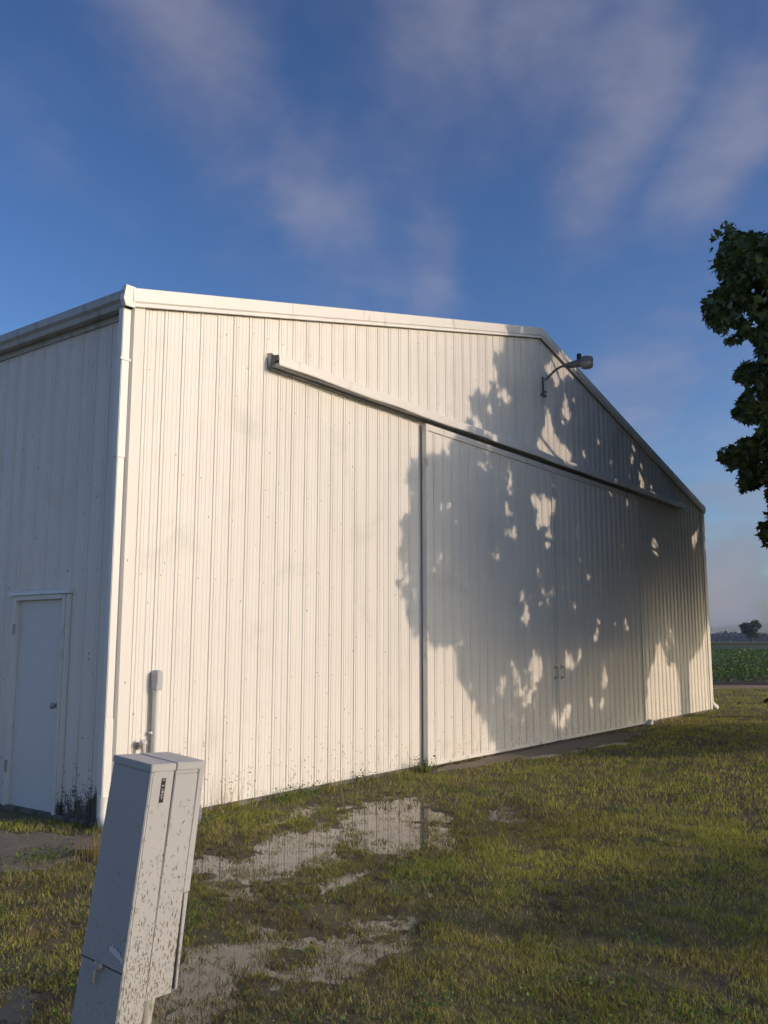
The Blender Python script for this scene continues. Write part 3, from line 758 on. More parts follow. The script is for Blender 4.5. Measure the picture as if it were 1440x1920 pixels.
for i, cz in enumerate((.018, .006, -.006, -.018, -.031)):
    strokes(cz, [[(-1, -.7, -1, .7), (-1, .7, 1, .7), (-1, 0, .7, 0)], [(-1, -.7, -1, .7), (-1, -.7, 1, -.7)], [(-1, .7, 1, .7), (-1, 0, 1, 0), (1, -.7, 1, .7), (-1, -.7, 1, -.7)],
                 [(-1, -.7, 1, -.7), (-1, .7, 1, .7), (-1, -.7, -1, .7)], [(0, -.7, 0, .7), (-1, .7, 1, .7)]][i])
link('lettering', ink.mesh(), M_white, lab)
# glass meter dome on the far face
def glass():
    m, w, b = mat('meter glass'); b.inputs['Base Color'].default_value = (.9, .92, .92, 1); b.inputs['Roughness'].default_value = .05
    b.inputs['Transmission Weight'].default_value = .85; b.inputs['IOR'].default_value = 1.45; return m
xm = A+.008; zc = HT-.245; yc = B*.60
mt = MB(); mt.tube([(xm-.004, yc, zc), (xm+.022, yc, zc)], .082, 28); mo = mt.obj('meter_ring', M_galv, ped)
mt = MB(); mt.tube([(xm+.022, yc, zc), (xm+.06, yc, zc)], [.05, .05], 20); mt.obj('meter_face', plain('meter face', (.6, .6, .58), .5), mo)
mt = MB(); mt.tube([(xm+.0222, yc, zc), (xm+.07, yc, zc), (xm+.09, yc, zc), (xm+.097, yc, zc)], [.078, .076, .064, .03], 28); mt.obj('glass_dome', glass(), mo)
# service conduit below the front housing
mt = MB(); mt.tube([(A*.64, .05, HT-.93), (A*.64, .05, HT-.97), (A*.66, .05, HT-1.0), (A*.70, .052, -.12)], [.034, .034, .027, .027], 18); mt.obj('service_conduit', plain('dusty conduit', (.44, .42, .37), .7, 0, .2, 20, .3, (.2, .17, .11), .5), ped)

# ------------------------------------------------------------------ tree builder
def in_poly(px_, py_, poly):
    px_ = np.asarray(px_); py_ = np.asarray(py_); c = np.zeros(px_.shape, bool); n = len(poly)
    for i in range(n):
        x0, y0 = poly[i]; x1, y1 = poly[(i+1) % n]
        if y0 == y1: continue
        t = ((y0 > py_) != (y1 > py_)) & (px_ < (x1-x0)*(py_-y0)/(y1-y0)+x0); c ^= t
    return c
# maple leaf outline (unit size, stem at origin, tip along +y)
ML = np.array([(0, 0), (.20, .06), (.46, .10), (.36, .26), (.52, .50), (.26, .50), (.20, .62), (0, 1.0), (-.20, .62), (-.26, .50), (-.52, .50), (-.36, .26), (-.46, .10), (-.20, .06)])
MF = np.array([(0, 1, 13), (1, 2, 3), (13, 1, 3), (13, 3, 11), (13, 11, 12), (3, 4, 5), (3, 5, 11), (5, 9, 11), (9, 10, 11), (5, 6, 9), (6, 8, 9), (6, 7, 8)])
SL = np.array([(0, 0), (.42, .35), (.30, .75), (0, 1.0), (-.30, .75), (-.42, .35)]); SF = np.array([(0, 1, 2), (0, 2, 3), (0, 3, 4), (0, 4, 5)])
def leaf_mesh(pos, size, tint, shape=ML, faces=MF, droop=.7, name='leaves', g_=None, raw=False):
    g_ = g_ or rng; n = len(pos)
    az = g_.uniform(0, 2*math.pi, n); ti = g_.normal(0, .55, n)+droop; rl = g_.normal(0, .6, n)
    dirv = np.stack([np.cos(az)*np.cos(ti), np.sin(az)*np.cos(ti), -np.sin(ti)], -1)
    side = np.stack([-np.sin(az), np.cos(az), 0*az], -1); nrm = np.cross(side, dirv)
    side = side*np.cos(rl)[:, None]+nrm*np.sin(rl)[:, None]; nrm = np.cross(side, dirv)
    k = len(shape); lx = shape[:, 0][None, :, None]; ly = shape[:, 1][None, :, None]
    curl = (-.22*(ly**2)-.5*np.abs(lx)**1.5)
    v = pos[:, None, :]+size[:, None, None]*(side[:, None, :]*lx+dirv[:, None, :]*ly+nrm[:, None, :]*curl)
    f = (faces[None]+(np.arange(n)*k)[:, None, None]).reshape(-1, 3)
    if raw: return v.reshape(-1, 3), f, np.repeat(tint, k, 0)
    return np_mesh(v.reshape(-1, 3), f, name, False, np.repeat(tint, k, 0))
def clumpy(center, radii, nclump, per, cr, g_, shell=.55, flat=.75):
    d = g_.normal(size=(nclump, 3)); d /= np.linalg.norm(d, axis=1)[:, None]
    r = (shell**3+(1-shell**3)*g_.random(nclump))**(1/3)
    cc = np.array(center)+d*r[:, None]*np.array(radii)
    pts = np.repeat(cc, per, 0)
    off = g_.normal(size=(nclump*per, 3)); off /= np.linalg.norm(off, axis=1)[:, None]
    rr = g_.random(nclump*per)**.45
    sc_ = np.repeat(g_.uniform(.6, 1.25, nclump), per)*cr
    off = off*(rr*sc_)[:, None]*np.array((1, 1, flat))
    return cc, pts+off
def limb(mb, p0, p1, r0, r1, sag=.12, n=7, g_=None):
    p0, p1 = Vector(p0), Vector(p1); L = (p1-p0).length
    pts = []; rs = []
    for i in range(n+1):
        t = i/n; p = p0.lerp(p1, t); p.z += sag*L*math.sin(t*math.pi)
        if 0 < i < n: p += Vector(g_.normal(0, .02*L, 3))
        pts.append(p); rs.append(r0+(r1-r0)*t)
    mb.tube(pts, rs, 7, cap=False); return pts
def wallhit(p):
    t = -p[:, 1]; return p[:, 0]-SA*t, p[:, 2]-SB*t
def groundhit(p):
    t = p[:, 2]/SB; return p[:, 0]-SA*t, p[:, 1]+t
CROWN = [(74.87, 24.64), (74.08, 24.01), (73.94, 23.28), (74.33, 22.93), (73.89, 22.38), (74.17, 21.74), (74.61, 21.22), (75.06, 20.92), (73.95, 20.54), (73.04, 20.25), (73.32, 19.53), (73.79, 18.79), (74.14, 18.35), (74.74, 17.87), (74.86, 17.33), (75.48, 17.47), (75.6, 17.86), (76.25, 17.63), (76.45, 16.83), (76.84, 16.26), (75.88, 16.37), (75.4, 16.02), (74.97, 15.43), (75.65, 15.05), (75.78, 14.72), (75.2, 13.99), (74.93, 13.07), (75.82, 12.67), (76.43, 12.87), (76.68, 12.59), (76.39, 12.15), (75.63, 11.9), (74.39, 11.36), (73.61, 11.09), (74.04, 10.58), (74.32, 10.08), (75.07, 9.94), (74.94, 9.24), (75.1, 8.76), (75.44, 8.51), (75.75, 8.81), (76.36, 9.0), (76.67, 9.29), (76.6, 7.09), (76.17, 6.79), (76.09, 5.85), (76.44, 5.36), (83.39, 2.99), (87.73, 25.21), (79.49, 25.73), (77.51, 23.13), (77.08, 23.56), (76.32, 23.76), (75.7, 23.77), (75.58, 24.38)]
EDGE = [(7.19, 6.77), (7.18, 6.47), (7.19, 6.15), (6.82, 6.12), (6.79, 6.07), (6.9, 5.98), (6.98, 5.89), (6.89, 5.75), (6.75, 5.63), (6.77, 5.52), (6.63, 5.4), (6.57, 5.28), (6.31, 5.42), (6.13, 5.32), (6.15, 5.13), (6.12, 5.02), (5.99, 4.88), (5.94, 4.76), (5.84, 4.66), (5.6, 4.52), (5.41, 4.4), (5.38, 4.21), (5.31, 4.11), (5.19, 4.11), (5.12, 4.15), (5.04, 4.13), (4.98, 4.05), (4.92, 4.07), (4.86, 4.1), (4.81, 4.07), (4.62, 4.02), (4.53, 3.93), (4.49, 3.83), (4.47, 3.76), (4.53, 3.67), (4.6, 3.62), (4.54, 3.54), (4.51, 3.47), (4.61, 3.47), (4.6, 3.39), (4.49, 3.32), (4.39, 3.24), (4.36, 3.17), (4.36, 3.09), (4.43, 3.03), (4.34, 2.89), (4.28, 2.71), (4.26, 2.36), (4.31, 2.13), (4.46, 1.96), (4.64, 1.75), (4.82, 1.62), (5.04, 1.57), (5.34, 1.62), (5.47, 1.51), (5.51, 1.21), (5.7, 1.03), (5.95, 0.83), (6.08, 0.6), (6.3, 0.48), (6.4, 0.28), (6.59, 0.08)]
HOLES = [[(8.47, 5.21), (8.81, 5.26), (9.01, 5.11), (9.22, 5.08), (9.47, 5.09), (9.46, 4.9), (9.27, 4.7), (8.95, 4.69), (8.72, 4.77), (8.29, 4.79), (8.27, 4.97)], [(9.08, 6.77), (9.54, 6.7), (9.74, 6.27), (9.38, 6.39), (9.08, 6.22), (8.86, 6.03), (8.94, 6.25), (8.53, 6.31), (8.89, 6.53)], [(6.89, 5.69), (7.03, 5.64), (7.25, 5.57), (7.22, 5.46), (6.99, 5.46)], [(8.53, 5.58), (8.7, 5.62), (8.72, 5.43), (8.58, 5.29), (8.48, 5.29)], [(9.27, 5.93), (9.45, 5.91), (9.47, 5.65), (9.25, 5.47), (9.17, 5.59)], [(6.1, 4.98), (6.34, 4.95), (6.3, 4.7), (6.14, 4.72)], [(7.94, 3.58), (7.99, 3.82), (8.15, 3.97), (8.54, 3.98), (8.53, 3.76), (8.19, 3.58), (7.97, 3.46)], [(6.95, 4.0), (7.0, 4.13), (7.09, 4.06), (7.02, 3.93)], [(11.18, 5.11), (11.37, 5.14), (11.31, 5.01)], [(12.41, 5.61), (12.7, 5.66), (12.52, 5.33), (12.38, 5.31)], [(12.78, 5.26), (13.02, 5.34), (13.08, 4.74), (12.8, 4.74)], [(12.01, 4.99), (12.23, 4.99), (12.19, 4.86), (12.0, 4.85)], [(15.94, 3.99), (15.87, 4.33), (16.26, 4.37), (16.34, 4.12), (16.08, 3.91)], [(13.28, 3.32), (13.43, 3.85), (13.75, 3.82), (13.87, 3.54)], [(15.99, 2.52), (16.16, 2.9), (16.23, 2.6)], [(11.4, 1.86), (11.51, 2.12), (11.59, 1.91)], [(12.32, 1.82), (12.4, 2.03), (12.46, 1.77)], [(7.62, 1.2), (7.73, 1.49), (7.95, 1.32), (7.94, 1.13), (7.7, 0.99)], [(8.85, 1.26), (8.96, 1.52), (9.14, 1.37), (9.38, 1.58), (9.37, 1.34), (9.05, 1.21)], [(8.29, 0.38), (8.32, 0.55), (8.49, 0.45), (8.44, 0.27)], [(8.59, 0.32), (8.76, 0.52), (9.05, 0.61), (8.9, 0.42), (8.69, 0.22)], [(7.4, 1.98), (7.49, 2.23), (7.57, 1.94), (7.46, 1.86)], [(7.75, 2.77), (7.94, 2.98), (7.97, 2.78)], [(6.5, 2.91), (6.64, 3.13), (6.73, 2.85)], [(9.7, 0.51), (9.81, 0.82), (9.92, 0.54)], [(10.29, 0.9), (10.41, 1.23), (10.53, 0.98), (10.42, 0.8)], [(10.03, 1.66), (10.13, 1.8), (10.19, 1.66)], [(10.26, 0.52), (10.32, 0.71), (10.4, 0.54)], [(7.37, 0.6), (7.45, 0.84), (7.55, 0.75)], [(11.44, 0.08), (11.51, 0.21), (11.6, 0.09)], [(11.97, 0.08), (12.04, 0.2), (12.14, 0.08)], [(8.22, 3.31), (8.39, 3.55), (8.45, 3.33), (8.29, 3.14)], [(12.29, -0.08), (12.42, 0.41), (12.8, 0.7), (12.77, 0.91), (13.25, 1.22), (13.29, 1.55), (13.66, 1.49), (13.94, 1.16), (14.34, 1.21), (14.62, 0.8), (14.75, -0.01)], [(15.38, -0.05), (15.45, 1.19), (16.07, 1.32), (16.62, 1.79), (16.78, 1.54), (16.86, -0.21)]]
LITLEFT = [(-60, -60), (-60, 60), (7.15, 60), (7.17, 7.2)]+EDGE+[(6.60, -60)]
def maple():
    g_ = np.random.default_rng(11)
    t = thing('maple_tree', 'large dark green maple tree whose crown edge enters at the right of the lawn', 'tree', (17.55, -7.0, 0))
    C0 = np.array((17.3, -7.2, 6.6)); RR = np.array((10.9, 5.9, 6.3))
    cc, pts = clumpy(C0, RR, 640, 185, .95, g_, .30)
    # overlapping sprays of leaves at the end of the western boughs
    m_ = 62000; ra = g_.uniform(15.5, 22.5, m_); aa = np.radians(g_.uniform(72.9, 80.5, m_)); ee = np.radians(g_.uniform(5, 25.5, m_))
    bough = np.stack([CAM[0]+ra*np.cos(ee)*np.sin(aa), CAM[1]+ra*np.cos(ee)*np.cos(aa), CAM[2]+ra*np.sin(ee)], -1)
    kb = ((bough[:, 0]-17.5)/9.6)**2+((bough[:, 1]+8)/7.6)**2+((bough[:, 2]-6.9)/8.0)**2 < 1.0
    pts = np.concatenate([pts, bough[kb & (bough[:, 0] < 16.5)]])
    cc2, pts2 = clumpy(C0+np.array((-4.6, -.2, -1.2)), (6.6, 3.2, 4.6), 300, 170, .85, g_, .2)
    cc3, pts3 = clumpy((13.5, -9.6, 2.9), (4.2, 2.6, 1.0), 60, 190, .8, g_, .1)
    pts = np.concatenate([pts, pts2, pts3]); 
    # leaves cut so the crown's wall shadow gets its outline, lit gaps and flecks
    hx, hz = wallhit(pts); hx = hx+g_.normal(0, .022, len(hx)); hz = hz+g_.normal(0, .025, len(hz))
    keep = pts[:, 2] > 1.9
    keep &= ~in_poly(hx, hz, LITLEFT)
    for h in HOLES:
        c_ = np.mean(h, 0); hh_ = []
        for q in h:
            d_ = np.array(q)-c_; L_ = np.linalg.norm(d_)+1e-6; hh_.append(tuple(c_+d_*(1+.12/L_)))
        keep &= ~in_poly(hx, hz, hh_)
    for q_ in range(64):
        fx, fz = g_.uniform(9.2, 16.6), g_.uniform(.4, 6.6); fr = g_.uniform(.09, .17)
        if q_ < 12: fx, fz = g_.uniform(5.6, 9.5), g_.uniform(.6, 5.6)
        keep &= ~(np.hypot((hx-fx)*g_.uniform(1.0, 1.5), hz-fz) < fr)
    keep &= ~((hx > 15.2) & (hz < 1.75+.5*np.sin(hx*2.3)) & (hz > -1.0))
    gx, gy = groundhit(pts)
    front_ = gy < -.02
    lim = np.interp(gx, [4, 6, 8.5, 10, 14, 20], [-.7, -.85, -2.4, -2.9, -3.4, -6.5])+.12*np.sin(gx*4)
    keep &= ~(front_ & (gy < lim) & (gx < 17.5))
    keep &= ~(front_ & (gx > 13.2+.5*np.sin(gy*3)) & (gy > -2.7+.3*np.sin(gx*2)) & (gx < 25))
    d = pts-np.array(CAM); az = np.degrees(np.arctan2(d[:, 0], d[:, 1])); el = np.degrees(np.arctan2(d[:, 2], np.hypot(d[:, 0], d[:, 1])))
    az = az+g_.normal(0, .10, len(az)); el = el+g_.normal(0, .10, len(el))
    for (ga, ge, gr) in ((75.9, 19.3, .34), (76.45, 18.7, .36), (75.2, 18.4, .38), (76.1, 21.9, .25), (74.9, 20.0, .22), (76.2, 14.3, .3), (75.6, 10.9, .2), (76.5, 20.6, .25), (76.1, 15.0, .28), (76.4, 10.6, .26), (75.4, 23.2, .2)): keep &= ~(np.hypot(az-ga, (el-ge)*1.2) < gr+.12)
    inview = (az < 79)
    keep &= ~(inview & ~(in_poly(az, el, CROWN) & in_poly(az-.12, el-.30, CROWN) & in_poly(az+.1, el-.34, CROWN)))
    keep &= pts[:, 1] < -.9
    pts = pts[keep]
    n = len(pts)
    shade = g_.random(n)[:, None]
    tint = np.array((.040, .066, .018))*(1-shade)+np.array((.115, .150, .040))*shade
    tint *= g_.uniform(.8, 1.2, (n, 1))
    sz_ = g_.uniform(.105, .175, n); loc_ = pts-np.array((17.55, -7, 0))
    nr = np.degrees(np.arctan2(pts[:, 0]-CAM[0], pts[:, 1]-CAM[1])) < 79.0       # western boughs carry fully lobed leaves
    LOB = np.array([(0, 0), (.50, .16), (.27, .48), (0, 1.0), (-.27, .48), (-.50, .16)])
    v1, f1, c1 = leaf_mesh(loc_[nr], sz_[nr], tint[nr], g_=g_, raw=True)
    v2, f2, c2 = leaf_mesh(loc_[~nr], sz_[~nr]*1.08, tint[~nr], LOB, SF, g_=g_, raw=True)
    cr = link('crown', np_mesh(np.concatenate([v1, v2]), np.concatenate([f1, f2+len(v1)]), 'crown', False, np.concatenate([c1, c2])), M_leaf, t); cr['kind'] = 'stuff'
    tr = MB()
    tr.tube([(0, 0, -.3), (.02, 0, .15), (0, .03, .9), (-.05, .02, 2.2), (.05, 0, 3.6), (0, .1, 5.5), (.1, 0, 8.5), (0, 0, 11.5)], [.55, .42, .34, .31, .28, .21, .12, .04], 16)
    tr.obj('trunk', M_bark, t)
    br = MB(); o3 = Vector((17.55, -7, 0)); sel = g_.permutation(len(cc))[:90]
    for i in sel:
        e_ = Vector(cc[i])-o3
        if Vector(cc[i]).y > -1.5 or cc[i][2] < 2.6: continue
        hz_ = max(4.6, min(9.5, e_.z*.6)); p = Vector((0, 0, hz_))
        # keep limbs inside what the crown hides
        q = np.array([np.array(o3+p.lerp(e_*1.0, s__)) for s__ in (.5, .75, 1.0)])
        qx, qz = wallhit(q); dq = q-np.array(CAM); qa = np.degrees(np.arctan2(dq[:, 0], dq[:, 1]))
        if in_poly(qx, qz, LITLEFT).any() or (qa < 78).any() or (qz < 1.9).any(): continue
        if in_poly(qx, qz, HOLES[0]).any(): continue
        limb(br, p, e_, .10+.02*g_.random(), .02, -.02, 6, g_)
    br.obj('limb', M_bark, t)
    # two slender branches that carry the sprays seen at the right edge
    b2 = MB()
    for e_ in ((14.4, -2.9, 8.4), (14.9, -2.5, 7.0), (15.0, -2.7, 5.4), (13.8, -3.2, 4.5)):
        limb(b2, (0, 0, 5.2), Vector(e_)-o3, .09, .012, .03, 8, g_)
    b2.obj('branch', M_bark, t)
    return n
nleaf = maple()
print('maple leaves', nleaf, flush=True)

def simple_tree(name, label, loc, h, cr, cz, cv, ncl, per, clr, lsize, seed, cols, group=None, trunk_r=.16, cond=None):
    g_ = np.random.default_rng(seed); t = thing(name, label, 'tree', loc, group)
    cc, pts = clumpy((0, 0, cz), (cr, cr, cv), ncl, per, clr, g_, .25)
    pts = pts[pts[:, 2] > .35*cz]
    if cond is not None: pts = pts[cond(pts+np.array(loc))]
    n = len(pts); s_ = g_.random((n, 1)); tint = np.array(cols[0])*(1-s_)+np.array(cols[1])*s_
    c = link('crown', leaf_mesh(pts, g_.uniform(.75, 1.25, n)*lsize, tint, SL, SF, .4, g_=g_), M_leaf, t); c['kind'] = 'stuff'
    mb = MB(); mb.tube([(0, 0, -.2), (0, 0, .3*cz), (.04*h, 0, .8*cz), (0, 0, h*.92)], [trunk_r*1.3, trunk_r, trunk_r*.75, trunk_r*.2], 10)
    for i in range(0, len(cc), max(1, len(cc)//14)):
        limb(mb, (0, 0, cz*.6), cc[i], trunk_r*.4, trunk_r*.08, 0, 4, g_)
    mb.obj('trunk', M_bark, t); return t
def shade_bands(hx, hy):
    e_ = -4.28-.30*(hx-.1)+.10*np.sin(hx*5); ok = (hy < e_) & (hx > -.25+.1*np.sin(hy*7))
    gap = (hy < e_-.75-.15*np.sin(hx*3)) & (hy > e_-1.9) & (hx < 2.4)
    return ok & ~gap
# tree behind the camera's right shoulder: crown cut so its shade bands the lawn
simple_tree('young_shade_tree', 'unseen small shade tree right of the view, crown cut to shape its shadow', (9.2, -24.4, 0), 6.3, 4.1, 3.9, 2.3, 300, 210, .9, .25, 5,
            ((.03, .05, .015), (.07, .10, .03)), cond=lambda p: shade_bands(*groundhit(p)))

ND = Vector((math.cos(R(36)), math.sin(R(36)), 0))
# ------------------------------------------------------------------ lawn grass
def blades(n_try, rmin, rmax, az0, az1, power, seed, hbase, wbase):
    g_ = np.random.default_rng(seed)
    e_ = 2-power
    r = (rmin**e_+(rmax**e_-rmin**e_)*g_.random(n_try))**(1/e_)
    a = np.radians(g_.uniform(az0, az1, n_try))
    x = CAM[0]+r*np.sin(a); y = CAM[1]+r*np.cos(a)
    k = ~((x > -.04) & (x < W+.05) & (y > -.045)) & (((x+5)*ND.x+(y+6.7)*ND.y) < 30.6+fbm(x, y, .7, 3.)*2.2) & (x < 33)
    x, y, r = x[k], y[k], r[k]
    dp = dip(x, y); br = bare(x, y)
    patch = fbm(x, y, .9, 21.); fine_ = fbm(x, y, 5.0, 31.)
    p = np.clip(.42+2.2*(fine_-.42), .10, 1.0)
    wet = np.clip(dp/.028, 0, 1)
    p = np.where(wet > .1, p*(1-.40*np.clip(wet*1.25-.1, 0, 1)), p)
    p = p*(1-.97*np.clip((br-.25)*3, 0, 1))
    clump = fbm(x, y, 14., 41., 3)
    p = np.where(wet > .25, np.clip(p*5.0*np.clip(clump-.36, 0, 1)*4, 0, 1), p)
    k = g_.random(len(x)) < p
    x, y, r, patch, fine_, wet, clump = x[k], y[k], r[k], patch[k], fine_[k], wet[k], clump[k]
    n = len(x); z = gz(x, y)-.004
    lod = (r/5.0)**.55
    hh = hbase*(.45+.9*g_.random(n))*(.65+.8*fine_)*(1-.35*wet)*np.clip(lod, .9, 1.5)
    nearwall = np.clip(1-(-y)/.35, 0, 1)*((y < 0) & (x > -.2) & (x < 5.5)); hh *= 1+1.1*nearwall*g_.random(n)
    ww = wbase*g_.uniform(.7, 1.4, n)*np.clip(lod, .8, 3)
    th = g_.uniform(0, 2*math.pi, n); ln = g_.uniform(.15, .95, n)*hh; la = g_.uniform(0, 2*math.pi, n)
    dx, dy = np.cos(th)*ww, np.sin(th)*ww; lx, ly = np.cos(la)*ln, np.sin(la)*ln
    v = np.empty((n, 5, 3), np.float32)
    v[:, 0] = np.stack([x-dx, y-dy, z], -1); v[:, 1] = np.stack([x+dx, y+dy, z], -1)
    v[:, 2] = np.stack([x+dx*.75+lx*.38, y+dy*.75+ly*.38, z+hh*.6], -1); v[:, 3] = np.stack([x-dx*.75+lx*.38, y-dy*.75+ly*.38, z+hh*.6], -1)
    v[:, 4] = np.stack([x+lx, y+ly, z+hh*.95], -1)
    f = (np.array([(0, 1, 2), (0, 2, 3), (3, 2, 4)])[None]+(np.arange(n)*5)[:, None, None]).reshape(-1, 3)
    g1 = np.array((.175, .20, .050)); g2 = np.array((.46, .45, .105)); dry = np.array((.44, .35, .19)); brown = np.array((.20, .13, .075))
    s_ = np.clip(patch*1.6-.3+g_.normal(0, .22, n), 0, 1)[:, None]
    c = g1*(1-s_)+g2*s_
    isdry = (g_.random(n) < np.clip(.14+.95*(fbm(x, y, 1.7, 51.)-.42)+.22*wet, .06, .65))[:, None]
    c = np.where(isdry, dry*g_.uniform(.6, 1.15, (n, 1)), c); c = c*(1-.45*wet[:, None])
    isb = (g_.random(n) < np.clip(1.5*(fbm(x, y, 1.1, 61.)-.50), 0, .5)+.25*wet*.6)[:, None]
    c = np.where(isb, brown*g_.uniform(.6, 1.3, (n, 1)), c)
    return v.reshape(-1, 3), f, np.repeat(c, 5, 0), n
vs, fs, cs, off = [], [], [], 0; tot = 0
for args in ((350000, 3.0, 9.0, 14, 94, 1.15, 101, .029, .0019), (230000, 9.0, 34.0, 40, 92, 1.2, 102, .032, .0023), (40000, 3.0, 12, -30, 16, 1.2, 103, .036, .0028), (25000, 2, 14, 94, 140, 1.2, 104, .036, .0035)):
    v, f_, c, n_ = blades(*args); vs.append(v); fs.append(f_+off); cs.append(c); off += len(v); tot += n_
print('blades', tot)
tag(link('lawn_grass', np_mesh(np.concatenate(vs), np.concatenate(fs), 'lawn_grass', False, np.concatenate(cs)), M_grass), 'short uneven mown grass, green with straw and brown patches', 'grass', kind='stuff')

def clover():
    g_ = np.random.default_rng(55); n = 90000
    x = g_.uniform(-4, 9, n); y = g_.uniform(-6.5, -.1, n)
    pa = fbm(x, y, 2.6, 71.); k = (g_.random(n) < np.clip((pa-.56)*9, 0, 1)) & (np.hypot(x-CAM[0], y-CAM[1]) < 13) & (gz(x, y) > .0) & (bare(x, y) < .2)
    x, y = x[k], y[k]; n = len(x); s_ = g_.random((n, 1))
    c = np.array((.07, .13, .03))*(1-s_)+np.array((.17, .26, .055))*s_
    return leaf_mesh(np.stack([x, y, gz(x, y)+g_.uniform(.008, .028, n)], -1), g_.uniform(.010, .024, n), c, SL, SF, .0, 'clover', g_)
tag(link('clover_patch', clover(), M_crop), 'low broad leaved weeds growing in patches through the lawn', 'weeds', kind='stuff')
# floating and matted dead clippings: tiny flat bits on mud and water edges
def litter():
    g_ = np.random.default_rng(77); n = 420000
    x = g_.uniform(-4, 8, n); y = g_.uniform(-6.5, -.05, n); k = np.hypot(x-CAM[0], y-CAM[1]) < 10.5; x, y = x[k], y[k]; n = len(x)
    d = dip(x, y); k = (g_.random(n) < np.clip(.40-.8*np.abs(d/.03-.35), .16, 1)*np.clip((fbm(x, y, 9, 4.)-.40)*5, 0, 1)*np.where(gz(x, y) < WATER_Z, .10, 1.0)); x, y = x[k], y[k]; n = len(x)
    z = np.maximum(gz(x, y), WATER_Z)+.003+g_.random(n)*.006
    a = g_.uniform(0, 2*math.pi, n); L = g_.uniform(.012, .04, n); w_ = .0016
    dx, dy = np.cos(a)*L, np.sin(a)*L; ex, ey = -np.sin(a)*w_, np.cos(a)*w_; tz = g_.normal(0, .004, n)
    v = np.stack([np.stack([x-dx-ex, y-dy-ey, z-tz], -1), np.stack([x+dx-ex, y+dy-ey, z+tz], -1), np.stack([x+dx+ex, y+dy+ey, z+tz], -1), np.stack([x-dx+ex, y-dy+ey, z-tz], -1)], 1)
    c = np.where((g_.random((n, 1)) < .5), np.array((.05, .035, .02)), np.array((.14, .11, .05)))*g_.uniform(.6, 1.3, (n, 1))
    return np_mesh(v.reshape(-1, 3), np.arange(n*4).reshape(-1, 4), 'clippings', False, np.repeat(c, 4, 0))
tag(link('dead_clippings', litter(), M_grass), 'matted dead grass clippings around the puddles', 'clippings', kind='stuff')

# ------------------------------------------------------------------ weeds at the wall foot and dry tuft by the pedestal
def tuft(name, label, cat, loc, n, h, spread, lean, cols, w_, seed, group=None, leafy=0):
    g_ = np.random.default_rng(seed); x = g_.normal(0, spread, n); y = g_.normal(0, spread*.5, n)
    hh = h*g_.uniform(.4, 1.1, n); a = g_.uniform(0, 2*math.pi, n); L = hh*lean*g_.uniform(.2, 1.2, n)
    lx, ly = np.cos(a)*L, np.minimum(np.sin(a)*L, .5*L*0+np.sin(a)*L*.6); th = g_.uniform(0, math.pi, n); dx, dy = np.cos(th)*w_, np.sin(th)*w_
    v = np.empty((n, 5, 3)); z = 0*x-.01
    v[:, 0] = np.stack([x-dx, y-dy, z], -1); v[:, 1] = np.stack([x+dx, y+dy, z], -1)
    v[:, 2] = np.stack([x+dx*.8+lx*.35, y+dy*.8+ly*.35, z+hh*.6], -1); v[:, 3] = np.stack([x-dx*.8+lx*.35, y-dy*.8+ly*.35, z+hh*.6], -1); v[:, 4] = np.stack([x+lx, y+ly, z+hh], -1)
    f = (np.array([(0, 1, 2), (0, 2, 3), (3, 2, 4)])[None]+(np.arange(n)*5)[:, None, None]).reshape(-1, 3)
    s_ = g_.random((n, 1)); c = np.array(cols[0])*(1-s_)+np.array(cols[1])*s_
    me = np_mesh(v.reshape(-1, 3), f, name, False, np.repeat(c, 5, 0)); me.materials.append(M_grass)
    if leafy:
        t = thing(name, label, cat, loc, group); link('stem', me, None, t)['kind'] = 'stuff'
        m = leafy; p = np.stack([g_.normal(0, spread*1.1, m), g_.normal(0, spread*.45, m), g_.random(m)*h*.9+.01], -1)
        s2 = g_.random((m, 1)); c2 = np.array(cols[0])*(1-s2)+np.array(cols[1])*s2
        link('leaf', leaf_mesh(p, g_.uniform(.012, .030, m), c2, SL, SF, .1, g_=g_), M_crop, t)['kind'] = 'stuff'
        return t
    return tag(link(name, me, None, None, loc), label, cat, group)
GRN = ((.07, .12, .02), (.14, .20, .04)); STR = ((.22, .15, .06), (.36, .26, .12))
tuft('dry_tuft', 'tuft of straw coloured dry grass left of the meter pedestal', 'grass tuft', (-.62, -.78, 0), 130, .24, .11, .5, STR, .003, 1)
tuft('weed', 'bright green weed clump in front of the dry tuft beside bare soil', 'weed', (-1.02, -.50, 0), 120, .10, .16, .7, GRN, .003, 2, leafy=90)
tuft('weed', 'tall seedy weed standing against the front wall nearest the meter pedestal', 'weed', (1.30, -.10, 0), 26, .42, .10, .35, STR, .0016, 3, leafy=14)
tuft('weed', 'low bright green weed mound at the wall foot beside the tall weed', 'weed', (2.25, -.16, 0), 160, .13, .22, .6, GRN, .003, 4, leafy=160)
tuft('weed', 'dark leafy weed at the foot of the left sliding door edge', 'weed', (4.50, -.20, 0), 90, .20, .12, .5, ((.03, .06, .015), (.08, .12, .03)), .003, 5, leafy=110)
tuft('weed', 'short dark weed under the wall halfway to the sliding door', 'weed', (3.35, -.10, 0), 60, .15, .12, .5, ((.03, .05, .015), (.09, .11, .03)), .0025, 6, leafy=50)

